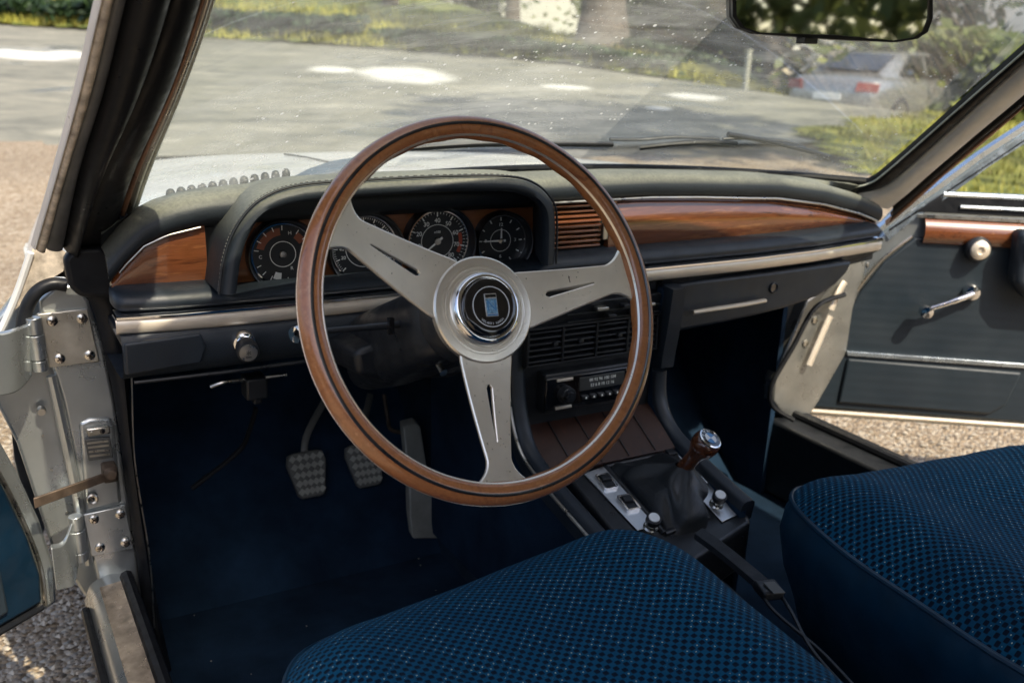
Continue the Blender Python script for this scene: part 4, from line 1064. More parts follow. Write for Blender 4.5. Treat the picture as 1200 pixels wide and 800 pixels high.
# black gasket arch around the shut face and the pale body edge
MB().tube(smooth_path([J(26, 395, .455), J(30, 365, .455), (J(42, 343, .45)), J(60, 333, .45), J(78, 334, .45)]), .0085, 10).build('gasket_arch', rubber, jb)
MB().tube(smooth_path([J(-6, 400, .47), J(8, 372, .47), J(22, 338, .465), J(36, 296, .455)]), .0045, 8).build('fender_edge', paint, jb)
MB().loft([[J(8, 372, .47), J(30, 352, .47)], [J(22, 338, .465), J(50, 332, .465)], [J(36, 298, .46), J(74, 318, .46)], [J(44, 275, .455), J(78, 296, .455)]]).build('shut_flange', worn, jb)
MB().prism([J(a, b_, .455) for a, b_ in ((62, 326), (78, 326), (80, 336), (62, 336))], (0, .01, 0)).build('rubber_stop', white_en, jb, bevel=.002)
# right door pillar
jr = MB().prism([P(a, b_, 'y', .50) for a, b_ in ((1002, 300), (978, 330), (946, 352), (926, 400), (908, 445), (906, 470), (920, 488), (945, 492), (960, 470), (1000, 400), (1060, 300), (1068, 262), (1040, 262))], (0, .03, 0)).build('door_pillar', mat('darkened_shut_paint', (.24, .245, .235), .34, metal=.7, nscale=12), car, bevel=.004)  # darker copy of the silver shut paint, shade put in its colour against the sun
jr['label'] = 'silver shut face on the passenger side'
b = MB(); b.tube(smooth_path([P(990, 330, 'y', .485), P(981, 346, 'y', .485), P(974, 363, 'y', .485)]), .0085, 10, flat=.5); b.tube(smooth_path([P(973, 370, 'y', .485), P(960, 400, 'y', .485), P(948, 428, 'y', .485)]), .0085, 10, flat=.5); b.build('shut_strip', strip_m, jr)
for q in ((955, 375), (944, 402), (1018, 310), (1042, 285)): MB().lathe([(.008, 0), (.007, .002), (0, .003)], P(*q, 'y', .498), (0, -1, 0), 16).build('grommet', steel, jr)
MB().tube(smooth_path([P(990, 345, 'y', .47), P(956, 360, 'y', .48), P(930, 405, 'y', .48), (P(905, 450, 'y', .48)), P(905, 475, 'y', .47), P(930, 492, 'y', .44)]), .005, 8).build('seal', rubber, jr)

# ---- doors
dR = V((.81, -.58, 0)).normalized(); QR = V((.73, .56, .32)); nR = V((-.58, -.81, 0)).normalized()
def DR(px, py, h=0): return PP(px, py, QR + nR * h, nR)
def DS(s, z, h=0): return QR + dR * s + nR * h + V((0, 0, z - .32))
def door_shell(D, nrm, nm='door', card=None):
    out = [(.0, .305), (-.004, .36), (.012, .44), (.036, .52), (.066, .60), (.108, .68), (.165, .765), (.235, .795), (1.26, .80), (1.28, .70), (1.27, .42), (1.22, .315), (1.0, .305)]
    sh_ = MB().prism([D(s, z, 0) for s, z in out], -nrm * .075).build(nm, paint_in, car, bevel=.008, seg=3)
    inn = [(.032, .328), (.030, .37), (.042, .43), (.066, .51), (.098, .59), (.140, .66), (.192, .712), (1.22, .70), (1.23, .42), (1.19, .335), (1.0, .328)]
    MB().prism([D(s, z, .001) for s, z in inn], nrm * .010).build('door_card', card or door_vinyl, sh_, bevel=.006, seg=3)
    MB().tube(smooth_path([D(.024, .318, .004)] + [D(s - .006, z, .004) for s, z in inn[1:7]]), .0032, 8).build('card_edge', steel, sh_)
    MB().tube([D(.03, .319, .004), D(1.2, .319, .004)], .006, 8).build('bottom_edge', rubber if card else strip_m, sh_)
    # wood capping
    L = []
    for s in linspace(.205, 1.24, 20):
        L.append([D(s, .700, .010), D(s, .704, .018), D(s, .722, .024), D(s, .742, .020), D(s, .752, .006)])
    MB().loft(L).build('wood_capping', dashwood, sh_, smooth=60)
    MB().prism([D(.19, .752, .010), D(1.25, .756, .010), D(1.25, .762, .010), D(.19, .758, .010)], -nrm * .02).build('capping_lip', steel, sh_)
    MB().prism([D(.185, .763, .006), D(1.25, .766, .006), D(1.25, .803, .003), D(.235, .799, .003)], -nrm * .02).build('window_channel', rubber, sh_, bevel=.002)
    MB().tube([D(.235, .801, .0), D(1.25, .806, .0)], .006, 8).build('waist_chrome', blue_chrome, sh_)
    MB().tube([D(.27, .778, .007), D(1.25, .782, .007)], .004, 8).build('channel_chrome', blue_chrome, sh_)
    # lower pocket and chrome line
    MB().prism([D(.090, .452, .010), D(1.2, .446, .010), D(1.2, .456, .010), D(.088, .462, .010)], nrm * .006).build('chrome_strip', blue_chrome, sh_, bevel=.0015)
    MB().prism([D(.085, .345, .008), D(.40, .343, .008), D(.430, .365, .008), D(.450, .440, .008), D(.092, .446, .008)], nrm * .010).build('map_pocket', door_vinyl, sh_, bevel=.008, seg=3)
    # window frame leaning with the pillar
    L = []
    for s, z in ((.130, .715), (.165, .752), (.225, .802), (.30, .872), (.372, .930), (.47, 1.01), (.56, 1.075)):
        L.append([D(s - .012, z + .014, -.012), D(s - .010, z + .012, .004), D(s - .002, z + .004, .002), D(s, z + .001, -.003), D(s + .002, z - .001, .002), D(s + .012, z - .012, .004), D(s + .014, z - .014, -.012)])
    MB().loft(L).build('window_frame', blue_chrome, sh_, smooth=35)
    MB().tube([D(.140 + .0, .722, .002), D(.56, 1.072, .002)], .0022, 6).build('frame_groove', rubber, sh_)
    return sh_
dr = door_shell(DS, nR)
dr['label'] = 'passenger door standing open'
# lock knob / latch rosette
def rosette(D, nrm, s, z, par):
    k = MB().lathe([(.026, .0), (.026, .012), (.022, .020), (.018, .022)], D(s, z, .012), nrm, 30).build('door_release', plastic, par)
    MB().lathe([(.019, .018), (.019, .026), (.016, .029), (.008, .030), (.006, .026), (0, .026)], D(s, z, .012), nrm, 30).build('release_cap', strip_m, k)
def crank(D, nrm, s, z, par, ds=-.092, dzz=-.040):
    a = D(s, z, .012)
    c = MB().lathe([(.017, 0), (.017, .010), (.014, .016), (.0085, .017), (.0, .018)], a, nrm, 24).build('window_crank', chrome, par)
    b_ = D(s + ds, z + dzz, .034); a2 = D(s, z, .030)
    MB().tube(smooth_path([a2, a2.lerp(b_, .5) + nrm * .004, b_]), [.0065] * 6 + [.0052] * 7, 10).build('crank_arm', chrome, par)
    MB().lathe([(.006, -.004), (.0125, .0), (.0135, .012), (.012, .020), (.0, .022)], b_, nrm, 24).build('crank_knob', chrome, par)
rosette(DS, nR, .313, .697, dr); crank(DS, nR, .318, .606, dr)
b = MB().prism([DS(.372, .745, .012), DS(.62, .735, .012), DS(.62, .600, .012), DS(.41, .605, .012), DS(.380, .64, .012)], nR * .050).build('armrest', vinyl, dr, bevel=.014, seg=4)
MB().prism([DS(.385, .725, .062), DS(.60, .722, .062), DS(.60, .690, .064), DS(.392, .692, .064)], nR * .004).build('armrest_chrome', blue_chrome, dr, bevel=.001)
# driver door
dL = V((-.81, -.58, 0)).normalized(); QL = V((-.752, .464, .32)); nL = V((.58, -.81, 0)).normalized()
def DLs(s, z, h=0): return QL + dL * s + nL * h + V((0, 0, z - .32))
dl = door_shell(DLs, nL, card=mat('navy_door_vinyl', (.002, .013, .028), .5, bump=.3, bscale=700, dist=.0006, spec=.3)); dl['label'] = 'driver door standing open'
rosette(DLs, nL, .313, .697, dl); crank(DLs, nL, .318, .606, dl)
MB().prism([DLs(.372, .745, .012), DLs(.62, .735, .012), DLs(.62, .600, .012), DLs(.41, .605, .012), DLs(.380, .64, .012)], nL * .050).build('armrest', vinyl, dl, bevel=.014, seg=4)

# ================================================================== GROUND
def gz(x, y):
    z = .035 * max(0, y - .8) if y > .8 else 0
    if x > 11: z -= .030 * min(x - 11, 7) ** 2
    z += .012 * noise.noise(V((x * .35, y * .35, 0)))
    return z
def GP(px, py, lift=0):
    z = 0
    for _ in range(30):
        p = P(px, py, 'z', z); z = .5 * z + .5 * (gz(p.x, p.y) + lift)
    return V((p.x, p.y, z))
def sheet(name, x0_, x1_, y0_, y1_, step, m, lift, inside=None, bumpy=0, kind='structure'):
    nx = int((x1_ - x0_) / step) + 1; ny = int((y1_ - y0_) / step) + 1
    mb = MB(); idx = {}
    def vid(i, j):
        if (i, j) not in idx:
            x = x0_ + i * step; y = y0_ + j * step
            idx[(i, j)] = len(mb.v); mb.v.append(V((x, y, gz(x, y) + lift + bumpy * noise.noise(V((x * 2.1, y * 2.1, 3))))))
        return idx[(i, j)]
    for i in range(nx - 1):
        for j in range(ny - 1):
            cx = x0_ + (i + .5) * step; cy = y0_ + (j + .5) * step
            if inside and not inside(cx, cy): continue
            mb.f.append((vid(i, j), vid(i + 1, j), vid(i + 1, j + 1), vid(i, j + 1)))
    o = mb.build(name, m, None, smooth=180, weld=False); tag(o, kind=kind); return o
def asphalt():
    b = NB('asphalt_painted_light'); o = b.mapv()
    n1 = b.noise(b.mapv((.55, 1.3, 1)), .8, 5, .65, 1.2); n2 = b.noise(o, 3, 5, .7); n3 = b.noise(o, 90, 3)
    f = b.math('ADD', b.math('MULTIPLY', n1, .6), b.math('MULTIPLY', n2, .4))
    b.l.new(b.ramp(f, [(.36, (.085, .088, .075)), (.48, (.17, .17, .14)), (.56, (.21, .205, .165)), (.66, (.34, .33, .27))]), b.b.inputs['Base Color'])
    # patches of bright light painted into the asphalt colour, edges soft and ragged
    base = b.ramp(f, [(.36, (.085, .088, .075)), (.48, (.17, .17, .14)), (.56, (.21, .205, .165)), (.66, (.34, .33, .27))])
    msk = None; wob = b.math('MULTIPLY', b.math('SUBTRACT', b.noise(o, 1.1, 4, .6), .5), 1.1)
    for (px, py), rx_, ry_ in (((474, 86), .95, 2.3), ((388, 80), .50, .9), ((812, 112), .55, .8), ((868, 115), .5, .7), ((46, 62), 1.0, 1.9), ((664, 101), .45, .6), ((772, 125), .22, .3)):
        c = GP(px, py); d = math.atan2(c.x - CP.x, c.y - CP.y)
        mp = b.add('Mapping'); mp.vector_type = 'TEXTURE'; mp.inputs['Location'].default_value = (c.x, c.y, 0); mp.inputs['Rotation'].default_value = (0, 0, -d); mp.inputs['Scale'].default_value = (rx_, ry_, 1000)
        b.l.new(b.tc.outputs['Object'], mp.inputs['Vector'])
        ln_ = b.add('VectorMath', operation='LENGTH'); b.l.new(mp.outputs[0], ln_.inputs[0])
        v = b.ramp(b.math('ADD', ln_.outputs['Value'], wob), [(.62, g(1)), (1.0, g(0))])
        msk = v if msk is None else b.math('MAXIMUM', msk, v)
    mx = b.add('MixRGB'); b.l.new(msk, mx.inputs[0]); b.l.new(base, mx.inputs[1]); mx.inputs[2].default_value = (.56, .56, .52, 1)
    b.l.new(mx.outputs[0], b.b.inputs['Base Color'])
    wet = b.ramp(b.noise(o, .42, 3, .5, .5), [(.60, g(.85)), (.64, g(.10))])
    b.l.new(wet, b.b.inputs['Roughness'])
    b.bump(n3, .4, .01); return b.m
def gravel_m():
    b = NB('tan_gravel'); o = b.mapv()
    vo = b.add('TexVoronoi'); vo.inputs['Scale'].default_value = 95; b.l.new(o, vo.inputs['Vector'])
    sr = b.add('SeparateColor'); b.l.new(vo.outputs['Color'], sr.inputs[0])
    c = b.ramp(sr.outputs[0], [(0, (.20, .155, .11)), (.4, (.32, .25, .17)), (.75, (.40, .34, .27)), (1, (.55, .50, .42))])
    n1 = b.noise(o, 1.3, 5, .6)
    mx = b.add('MixRGB', blend_type='MULTIPLY'); mx.inputs[0].default_value = 1; b.l.new(c, mx.inputs[1]); b.l.new(b.ramp(n1, [(.3, (.72, .70, .66)), (.7, (1, .98, .93))]), mx.inputs[2])
    b.l.new(mx.outputs[0], b.b.inputs['Base Color']); b.b.inputs['Roughness'].default_value = .9
    b.bump(b.math('SUBTRACT', 1, vo.outputs['Distance']), 1.0, .012); return b.m
def grass_m(name, c1, c2, c3):
    b = NB(name); o = b.mapv(); n1 = b.noise(o, .9, 5, .7); n2 = b.noise(o, 24, 4, .7)
    f = b.math('ADD', b.math('MULTIPLY', n1, .55), b.math('MULTIPLY', n2, .45))
    b.l.new(b.ramp(f, [(.34, c1), (.5, c2), (.64, c3)]), b.b.inputs['Base Color']); b.b.inputs['Roughness'].default_value = .85
    b.bump(n2, .8, .05); return b.m
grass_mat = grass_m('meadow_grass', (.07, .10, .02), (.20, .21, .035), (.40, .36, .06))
sheet('ground', -40, 80, -40, 80, 2.0, mat('bare_soil', (.14, .12, .08), .9, nscale=2, var=.4), -.06)
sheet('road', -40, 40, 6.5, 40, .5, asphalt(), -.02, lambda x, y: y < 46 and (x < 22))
def grav_in(x, y): return y < interp(x, [(-3, 7.4), (-.2, 7.2), (.8, 5.6), (3, 5.6)]) + .5 * noise.noise(V((x * .8, y * .8, 1))) and x < 5.8 + .4 * noise.noise(V((x, y, 5))) + max(0, -y) * 0
sheet('gravel', -14, 9.5, -14, 10, .2, gravel_m(), .0, grav_in, .012)
# road edge: line from far left to the right
EDGE = [(-30, 46), (2.4, 28), (10.1, 21.8), (12.5, 18.1), (14.2, 15.9), (18.5, 14.6), (40, 12)]
def edge_y(x): return interp(x, EDGE)
def verge_far(x, y): return y > edge_y(x) + .4 * noise.noise(V((x * .7, y * .7, 2)))
def verge_near(x, y):   # grass wedge on the passenger side
    return x > interp(y, [(0, 4.2), (3.5, 5.0), (5, 6.0), (7, 7.2), (8, 8.0)]) + .3 * noise.noise(V((x, y, 5))) and y < interp(x, [(4, 6.0), (7, 6.9), (9, 7.7), (12, 9.0), (16, 11.0), (40, 11.5)]) + .3 * noise.noise(V((x * .9, y * .9, 7)))
gn = sheet('grass_verge', 3, 40, -14, 16, .3, grass_mat, .012, verge_near, .05)
def bank(x, y):
    d = y - edge_y(x); return 0
# far bank rises behind the kerb
mb = MB(); idx = {}
def bz(x, y):
    d = max(0, y - edge_y(x)); return gz(x, y) + .03 + .12 * min(d, 1) + .10 * d * (1 if d < 14 else 14 / d) + .05 * noise.noise(V((x * .5, y * .5, 9)))
for i in range(0, 160):
    for j in range(0, 100):
        x = -30 + i * .5; y = 8 + j * .5
        if verge_far(x + .25, y + .25):
            q = []
            for a, b_ in ((i, j), (i + 1, j), (i + 1, j + 1), (i, j + 1)):
                if (a, b_) not in idx:
                    X_ = -30 + a * .5; Y_ = 8 + b_ * .5; idx[(a, b_)] = len(mb.v); mb.v.append(V((X_, Y_, bz(X_, Y_))))
                q.append(idx[(a, b_)])
            mb.f.append(tuple(q))
gb = mb.build('grass_bank', grass_m('dark_bank_grass', (.035, .055, .015), (.12, .15, .03), (.28, .27, .06)), None, smooth=180, weld=False); tag(gb, kind='structure')  # darker grass tones than on the near verge

# grass tufts, one ground cover object
leaf_g = mat('grass_blades', (.26, .25, .04), .7, nscale=.8, var=.75)
mb = MB(); rnd = random.Random(3)
def tuft(x, y, z, h, k=5):
    for _ in range(k):
        a = rnd.uniform(0, 6.28); w = h * .12; dx, dy = math.cos(a), math.sin(a); l = rnd.uniform(.2, .6) * h
        px_, py_ = x + rnd.uniform(-.08, .08), y + rnd.uniform(-.08, .08); hh = h * rnd.uniform(.6, 1.2)
        i0 = mb.addv([(px_ - dy * w, py_ + dx * w, z), (px_ + dy * w, py_ - dx * w, z), (px_ + dx * l, py_ + dy * l, z + hh)]); mb.f.append((i0, i0 + 1, i0 + 2))
for _ in range(12000):
    x = rnd.uniform(3.8, 19); y = rnd.uniform(-1, 12)
    if verge_near(x, y): tuft(x, y, gz(x, y) + .01, rnd.uniform(.03, .09))
for _ in range(11000):
    x = rnd.uniform(-6, 26); y = edge_y(x) + abs(rnd.gauss(0, 2.6))
    tuft(x, y, bz(x, y), rnd.uniform(.10, .30))
o = mb.build('grass', leaf_g, None, weld=False, smooth=0); tag(o, 'sunlit yellow-green grass tufts on the verges beside the car and beyond the road', 'grass', kind='stuff')
# stones on the gravel
mb = MB(); rnd = random.Random(5)
def stone(x, y, s):
    z = gz(x, y) + s * .3; k = mb.addv([V((x, y, z)) + V((a * s * rnd.uniform(.6, 1.1), b_ * s * rnd.uniform(.6, 1.1), c * s * rnd.uniform(.4, .8))) for a, b_, c in ((1, 0, 0), (0, 1, 0), (-1, 0, 0), (0, -1, 0), (0, 0, 1), (0, 0, -1))])
    for f in ((0, 1, 4), (1, 2, 4), (2, 3, 4), (3, 0, 4), (1, 0, 5), (2, 1, 5), (3, 2, 5), (0, 3, 5)): mb.f.append(tuple(k + q for q in f))
for _ in range(22000):
    if rnd.random() < .55: x, y = rnd.uniform(-1.5, -.2), rnd.uniform(.2, 2.6)
    else: x, y = rnd.uniform(.9, 3.6), rnd.uniform(-.4, 2.4)
    stone(x, y, rnd.choice((.003, .004, .005, .006, .009)))
o = mb.build('gravel_stones', mat('stone_chips', (.38, .34, .28), .85, nscale=70, var=.6), None, weld=False, smooth=30); tag(o, 'loose pale gravel chips on the ground beside both open doors', 'gravel', kind='stuff')

# ================================================================== TREES, HEDGE, CARS
def leafmat(name, c, var=.5):
    b = NB(name); n1 = b.noise(b.mapv(), 1.6, 4, .7)
    oi = b.add('NewGeometry'); r_ = b.ramp(oi.outputs['Random Per Island'], [(0, mixc(c, .55)), (.6, c), (1, (c[0] * 1.9, c[1] * 1.6, c[2] * 1.2))])
    b.l.new(r_, b.b.inputs['Base Color']); b.b.inputs['Roughness'].default_value = .55
    tr = b.add('BsdfTranslucent'); b.l.new(r_, tr.inputs[0]); mx = b.add('MixShader'); mx.inputs[0].default_value = .3
    b.l.new(b.b.outputs[0], mx.inputs[1]); b.l.new(tr.outputs[0], mx.inputs[2]); b.l.new(mx.outputs[0], b.out.inputs[0]); return b.m
LG = leafmat('broad_leaves', (.095, .125, .028)); LD = leafmat('dark_leaves', (.022, .05, .018)); LY = leafmat('yellow_leaves', (.20, .17, .03)); LW = leafmat('white_blossom', (.62, .62, .56))
bark = mat('bark', (.11, .09, .07), .9, bump=.8, bscale=14, dist=.05, nscale=6, var=.4)
def leaves(mb, c, rad, nleaf, size, rnd, flat=1.0):
    blobs = [(V(c) + V((rnd.uniform(-1, 1) * rad * .75, rnd.uniform(-1, 1) * rad * .75, rnd.uniform(-1, 1) * rad * .6 * flat)), rad * rnd.uniform(.28, .5)) for _ in range(13)]
    for _ in range(nleaf):
        bc_, br = rnd.choice(blobs); d_ = V((rnd.gauss(0, 1), rnd.gauss(0, 1), rnd.gauss(0, 1))).normalized()
        p = bc_ + d_ * br * rnd.uniform(.55, 1.05); s = size * rnd.uniform(.6, 1.3)
        u = V((rnd.gauss(0, 1), rnd.gauss(0, 1), rnd.gauss(0, 1))).normalized(); w = u.orthogonal().normalized()
        k = mb.addv([p - u * s, p + w * s * .55, p + u * s, p - w * s * .55]); mb.f.append((k, k + 1, k + 2, k + 3))
def tree(x, y, tr, h, cr, label, cat='tree', m=LG, lean=(0, 0), nl=2200, size=.16, seed=0, group=None):
    rnd = random.Random(seed + int(x * 10)); z = bz(x, y) if y > edge_y(x) else gz(x, y)
    r = empty('tree', label, cat, (x, y, z), group)
    path = [V((lean[0] * t * h + .12 * tr * math.sin(4 * t + seed), lean[1] * t * h, t * h - .3)) for t in linspace(0, 1, 9)]
    mb = MB(); mb.tube(path, [tr * (1.35 if i == 0 else 1.08 if i == 1 else 1 - .07 * i) for i in range(9)], 14)
    for k in range(6):
        a = rnd.uniform(0, 6.28); p = path[4 + k % 4]; q = p + V((math.cos(a), math.sin(a), .8)) * cr * .6
        mb.tube([p, p.lerp(q, .5) + V((0, 0, .1)), q], [tr * .35, tr * .22, tr * .08], 7)
    mb.build('trunk', bark, r, smooth=80)
    mb = MB(); leaves(mb, path[-1] + V((0, 0, cr * .3)), cr, nl, size, rnd); mb.build('crown', m, r, weld=False, smooth=0)
    return r
def dirpos(px, D):   # ground position along a viewing column, D metres from the camera
    d = ray(px, 60); d.z = 0; d.normalize(); return CP.x + d.x * D, CP.y + d.y * D
x, y = dirpos(702, 25); tree(x, y, .62, 5.6, 3.6, 'thickest tree trunk behind the far verge, left of the pale post', nl=3800, size=.2, seed=1)
x, y = dirpos(457, 32); tree(x, y, .22, 5.2, 3.0, 'slim-trunked tree behind the hedge, seen above the steering wheel', nl=2600, seed=2)
x, y = dirpos(250, 34); tree(x, y, .30, 5.6, 3.6, 'tree beyond the hedge beside the driver side windscreen pillar', nl=2600, seed=3)
x, y = dirpos(600, 37); tree(x, y, .28, 6.0, 3.8, 'slender tree standing before the pale house', nl=2600, seed=4)
x, y = dirpos(905, 30); tree(x, y, .30, 5.4, 3.4, 'tree behind the rear-view mirror', nl=2600, seed=5)
x, y = dirpos(1045, 29); tree(x, y, .34, 5.0, 3.3, 'tree rising just behind the silver-grey car at the grass edge', nl=2600, seed=6)
x, y = dirpos(1130, 24); tree(x, y, .20, 4.6, 2.8, 'ivy-clad tree by the grey-roofed shed', m=LD, nl=2600, seed=7)
x, y = dirpos(30, 40); tree(x, y, .30, 5.6, 3.6, 'leftmost tree, outside the driver side pillar', nl=2400, seed=8)
for x, y, h, lb in ((7.2, -1.8, 11, 'tall tree on the passenger side of the car, beyond the frame'),):
    tree(x, y, .26, h, 3.6, lb, nl=1500, size=.26, seed=int(h))
# hedge along the far edge
def shrub(name, pts, hgt, wid, m, label, cat, nl, size=.09, group=None, seed=1):
    rnd = random.Random(seed); c0_ = pts[0]; r = empty(name, label, cat, (c0_[0], c0_[1], bz(*c0_)), group)
    mb = MB()
    for _ in range(nl):
        t = rnd.uniform(0, len(pts) - 1.001); i = int(t); f = t - i
        x = pts[i][0] + (pts[i + 1][0] - pts[i][0]) * f; y = pts[i][1] + (pts[i + 1][1] - pts[i][1]) * f
        hh = hgt * (.8 + .35 * noise.noise(V((x * .7, y * .7, seed)))); zz = rnd.uniform(0, 1) ** .6
        p = V((x + rnd.gauss(0, wid * .4), y + rnd.gauss(0, wid * .4), bz(x, y) + zz * hh)) - V(r.location)
        s = size * rnd.uniform(.6, 1.4); u = V((rnd.gauss(0, 1), rnd.gauss(0, 1), rnd.gauss(0, 1))).normalized(); w = u.orthogonal().normalized()
        k = mb.addv([p - u * s, p + w * s * .6, p + u * s, p - w * s * .6]); mb.f.append((k, k + 1, k + 2, k + 3))
    mb.build('foliage', m, r, weld=False, smooth=0)
    mb = MB()
    for k in range(14):
        t = k / 13 * (len(pts) - 1.001); i = int(t); f = t - i; x = pts[i][0] + (pts[i + 1][0] - pts[i][0]) * f; y = pts[i][1] + (pts[i + 1][1] - pts[i][1]) * f
        p = V((x, y, bz(x, y))) - V(r.location); mb.tube([p, p + V((.05, .03, hgt * .6))], [.03, .012], 6)
    mb.build('stems', bark, r); return r
def eo(x, off): return (x, edge_y(x) + off)
shrub('hedge', [eo(q, .7) for q in (-6, -2, 2, 5, 8.6)], .62, .55, LD, 'low dark green hedge along the far road edge, on the left', 'hedge', 9000, .12)
shrub('hedge', [eo(q, .5) for q in (9.2, 10.4, 11.6, 12.6, 13.6)], .42, .45, LD, 'short dark hedge at the road edge below the thick tree trunk', 'hedge', 4500, .09, seed=2)
shrub('hedge', [eo(q, 2.6) for q in (13.4, 14.6, 16, 17.5)], .50, .4, LD, 'dark strip of hedge on the bank beside the white post', 'hedge', 3200, .09, seed=3)
rowb = [(dirpos(p_, d_), hh, m_, lb) for p_, d_, hh, m_, lb in (
    (110, 44, 3.2, LG, 'green bush on the bank at far left'), (330, 41, 3.0, LY, 'yellowish bush on the bank above the hedge'),
    (520, 39, 3.0, LG, 'green bush left of the pale house'), (780, 33, 2.8, LG, 'green bush behind the small distant car'),
    (870, 34, 3.0, LY, 'yellow-leaved bush left of the rear-view mirror'), (985, 34, 3.2, LD, 'dark bush beneath the rear-view mirror'),
    (1075, 27, 2.8, LG, 'green bush at the nose of the parked car'), (1105, 25, 2.6, LW, 'white-blossomed bush right of the rear-view mirror'),
    (1165, 21, 2.4, LG, 'leafy bush before the grey-roofed shed'))]
for i, ((x, y), hh, m_, lb) in enumerate(rowb):
    shrub('bush', [(x - 1.8, y + 1.2), (x, y), (x + 1.8, y - 1.2)], hh, 1.6, m_, lb, 'bush', 3200, .15, seed=10 + i)
# distant wood closes the view, and one behind the car for the mirrors
def wood_mass(name, label, pts, hgt, nl, seed, size=.4, lm=None):
    rnd = random.Random(seed); mb = MB()
    for _ in range(nl):
        t = rnd.uniform(0, len(pts) - 1.001); i = int(t); f = t - i
        x = pts[i][0] + (pts[i + 1][0] - pts[i][0]) * f + rnd.gauss(0, 1.6); y = pts[i][1] + (pts[i + 1][1] - pts[i][1]) * f + rnd.gauss(0, 1.6)
        hh = hgt * (.75 + .5 * noise.noise(V((x * .16, y * .16, seed))))
        p = V((x, y, rnd.uniform(-.5, hh))); s = size * rnd.uniform(.5, 1.3); u = V((rnd.gauss(0, 1), rnd.gauss(0, 1), rnd.gauss(0, 1))).normalized(); w = u.orthogonal().normalized()
        k = mb.addv([p - u * s, p + w * s * .6, p + u * s, p - w * s * .6]); mb.f.append((k, k + 1, k + 2, k + 3))
    o = mb.build(name, lm or LG, None, weld=False, smooth=0); tag(o, label, 'woodland', kind='stuff')
wood_mass('far_wood', 'distant band of green woodland closing the view beyond the road', [(-20, 58), (5, 56), (28, 44), (42, 28), (50, 8), (46, -8)], 10, 26000, 3, .45)
wood_mass('rear_wood', 'green woodland behind the car, seen only in the rear-view mirror', [(-26, -6), (-18, -20), (0, -26), (22, -20), (34, -6), (38, 6)], 8, 42000, 4, .30, leafmat('pale_leaves', (.15, .17, .06)))  # paler leaf colour for the wood seen in the mirror
# white post
x, y = dirpos(878, 22.5); z = bz(x, y)
pst = MB(); pst.box((0, 0, .42), (.10, .10, .96)); pst.box((0, 0, .92), (.12, .12, .05))
o = pst.build('post', mat('weathered_white_post', (.34, .34, .28), .8), None, bevel=.015); o.location = (x, y, z); tag(o, 'short pale wooden post on the grass bank left of the parked car', 'post')

# pale house and grey-roofed shed, far behind
def house(px, D, w, dep, h, rz, label, wall, roofm):
    x, y = dirpos(px, D); z = bz(x, y) - .2
    r = empty('house', label, 'building', (x, y, z)); r.rotation_euler = (0, 0, rz)
    MB().box((0, 0, h / 2), (w, dep, h)).build('wall', wall, r, bevel=.02)
    rf = MB().prism([(-w / 2 - .3, -dep / 2 - .4, h), (-w / 2 - .3, dep / 2 + .4, h), (-w / 2 - .3, 0, h + dep * .32)], (w + .6, 0, 0)).build('roof', roofm, r)
    for i in range(3):
        xx_ = -w / 2 + w * (i + .5) / 3
        f = MB().box((xx_, -dep / 2 - .02, h * .5), (1.1, .06, 1.2)).build('window', white_en, r, bevel=.01)
        MB().box((xx_, -dep / 2 - .055, h * .5), (.94, .02, 1.04)).build('pane', black_gloss, f)
    return r
house(570, 46, 13, 6, 3.0, R(-28), 'pale rendered house far off behind the thick-trunked tree', mat('pale_render', (.62, .62, .58), .8), mat('brown_roof', (.2, .13, .1), .8))
house(1178, 30, 7, 5, 2.4, R(-62), 'grey-roofed shed at the right edge, above the parked car', mat('shed_wall', (.30, .30, .28), .8), mat('slate_roof', (.16, .17, .19), .7))

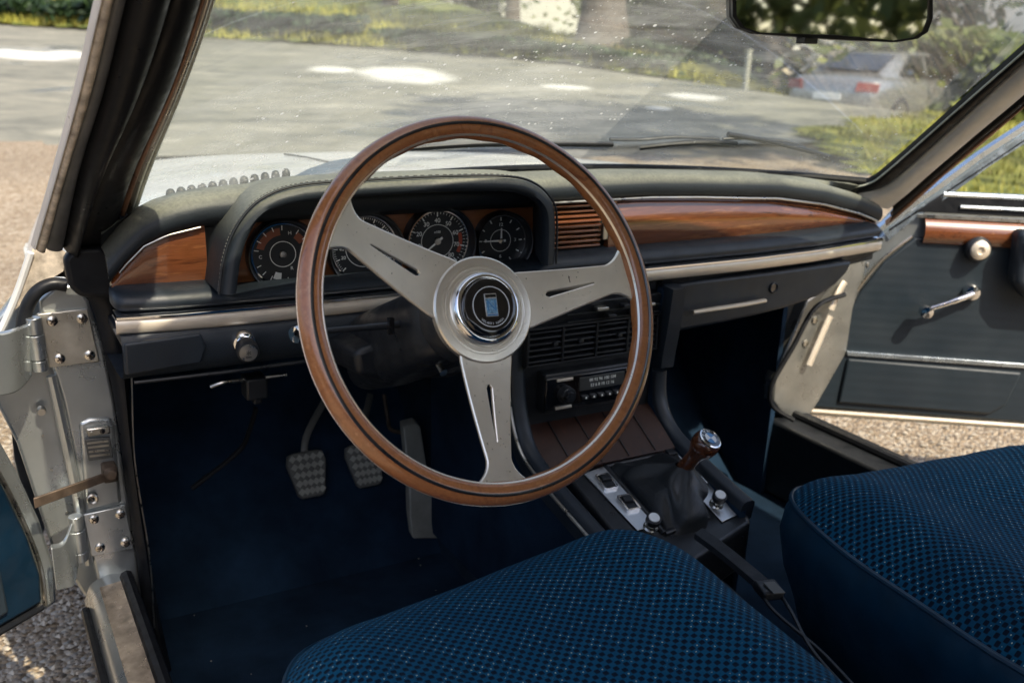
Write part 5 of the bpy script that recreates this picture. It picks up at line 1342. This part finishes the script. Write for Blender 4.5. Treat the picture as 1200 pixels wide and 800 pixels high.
# parked cars
lamp_red = mat('lamp_red', (.22, .035, .025), .3)
def parked(name, label, loc, rz, paintm, scale=1.0, light=lamp_red):
    r = empty(name, label, 'car', loc, 'cars parked beyond the road'); r.rotation_euler = (0, 0, rz); r.scale = (scale,) * 3
    # x across, y forward; tail at y = -2.2
    S = []
    for y, w, zb, zt_ in ((-2.26, .60, .36, .70), (-2.22, .78, .28, .86), (-2.05, .86, .24, .95), (-1.7, .89, .22, .985), (-1.2, .90, .22, .97), (-.4, .90, .21, .95), (.5, .90, .21, .93), (1.0, .90, .22, .90), (1.6, .88, .23, .82), (2.0, .84, .25, .72), (2.2, .74, .30, .60), (2.26, .55, .36, .52)):
        S.append([(sx * w * k, y, zb + (zt_ - zb) * t) for sx, k, t in ((-1, .80, 0), (-1, .97, .10), (-1, 1.0, .42), (-1, .99, .70), (-1, .93, .92), (-1, .80, 1.0), (1, .80, 1.0), (1, .93, .92), (1, .99, .70), (1, 1.0, .42), (1, .97, .10), (1, .80, 0))])
    body = MB().loft(S, cu=True, cap=True).build('body', paintm, r, smooth=50, subd=1)
    S = []
    for y, w, z in ((-1.75, .70, .97), (-1.35, .66, 1.16), (-.9, .62, 1.33), (-.3, .61, 1.385), (.2, .61, 1.36), (.55, .64, 1.22), (1.05, .72, .90)):
        S.append([(sx * (w + (.14 if t == 0 else 0) * (1 if z > 1 else .4)), y, .88 + (z - .88) * t) for sx, t in ((-1, 0), (-1, .8), (-.9, 1), (.9, 1), (1, .8), (1, 0))])
    MB().loft(S).build('cabin', paintm, r, smooth=50)
    wg = MB()
    def quad(*p): wg.prism([V(q) for q in p], (0, 0, .004))
    MB().prism([(-.58, -1.67, 1.03), (.58, -1.67, 1.03), (.50, -1.02, 1.30), (-.50, -1.02, 1.30)], (0, -.03, .02)).build('rear_window', black_gloss, r)
    MB().prism([(-.60, .98, .96), (.60, .98, .96), (.52, .50, 1.26), (-.52, .50, 1.26)], (0, .03, .02)).build('windscreen', black_gloss, r)
    for s in (-1, 1):
        MB().prism([(s * .765, -1.25, 1.0), (s * .775, .70, .965), (s * .64, .22, 1.30), (s * .64, -.75, 1.315)], (s * .014, 0, .004)).build('side_window', black_gloss, r)
        MB().prism([(s * .78, -.36, .99), (s * .78, -.30, .99), (s * .655, -.30, 1.33), (s * .655, -.36, 1.33)], (s * .016, 0, 0)).build('door_pillar', paintm, r)
        MB().prism([(s * .50, -2.262, .70), (s * .84, -2.14, .70), (s * .85, -2.10, .84), (s * .52, -2.235, .86)], (0, -.03, 0)).build('tail_light', light, r, bevel=.01)
        MB().prism([(s * .52, 2.20, .56), (s * .80, 2.06, .58), (s * .80, 1.96, .68), (s * .54, 2.12, .67)], (0, .03, 0)).build('headlight', white_en, r, bevel=.01)
        for y in (-1.35, 1.40):
            w = MB().lathe([(.20, -.11), (.30, -.10), (.325, -.06), (.325, .07), (.30, .105), (.22, .11)], (s * .80, y, .325), (s, 0, 0), 32).build('wheel', tyre_m, r)
            MB().lathe([(.22, .10), (.21, .07), (.12, .06), (.05, .09), (0, .095)], (s * .80, y, .325), (s, 0, 0), 24).build('rim', steel, w)
        MB().box((s * .97, .55, .99), (.16, .10, .11)).build('door_mirror', paintm, r, bevel=.02)
    MB().box((0, -2.275, .60), (.52, .02, .12)).build('number_plate', white_en, r, bevel=.005)
    MB().box((0, -2.25, .34), (1.3, .10, .14)).build('bumper_insert', plastic, r, bevel=.03)
    return r
x, y = dirpos(1050, 19.8); H_ = math.atan2(x - CP.x, y - CP.y) + R(26)
parked('parked_car', 'silver-grey coupe parked at the grass edge right of the road, tail towards us', (x, y, -.22), -H_, mat('grey_car_paint', (.36, .36, .355), .30, metal=.7, coat=.7))
x, y = dirpos(812, 36); parked('parked_car', 'small light car far off on the bank, just left of the rear-view mirror', (x, y, bz(x, y)), R(50), mat('pale_car_paint', (.55, .57, .57), .3, metal=.3, coat=.7))
print('GZ at parked', gz(*dirpos(1004, 20.6)))

# ================================================================== LIGHT
SUN = V((.09, -.80, 1.0)).normalized()
w = bpy.data.worlds.new('World'); sc.world = w; w.use_nodes = True
nt = w.node_tree; sky = nt.nodes.new('ShaderNodeTexSky'); sky.sky_type = 'NISHITA'; sky.sun_disc = False
sky.sun_elevation = math.asin(SUN.z); sky.sun_rotation = math.atan2(SUN.x, SUN.y)
sky.air_density = .8; sky.dust_density = 3.0; sky.ozone_density = .3
bg = nt.nodes['Background']; bg.inputs[1].default_value = .15; nt.links.new(sky.outputs[0], bg.inputs[0])
sl = bpy.data.lights.new('sun', 'SUN'); sl.energy = 3.3; sl.angle = R(.55); sl.color = (1, .88, .68)
so = bpy.data.objects.new('sun', sl); COL.objects.link(so); so.rotation_euler = SUN.to_track_quat('Z', 'Y').to_euler()
vs = sc.view_settings; vs.view_transform = 'Standard'; vs.look = 'None'; vs.exposure = 1.03; vs.gamma = 1; vs.use_curve_mapping = False
sc.render.engine = 'CYCLES'; sc.cycles.use_denoising = True
sc.cycles.max_bounces = 10; sc.cycles.transparent_max_bounces = 16; sc.cycles.sample_clamp_indirect = 6
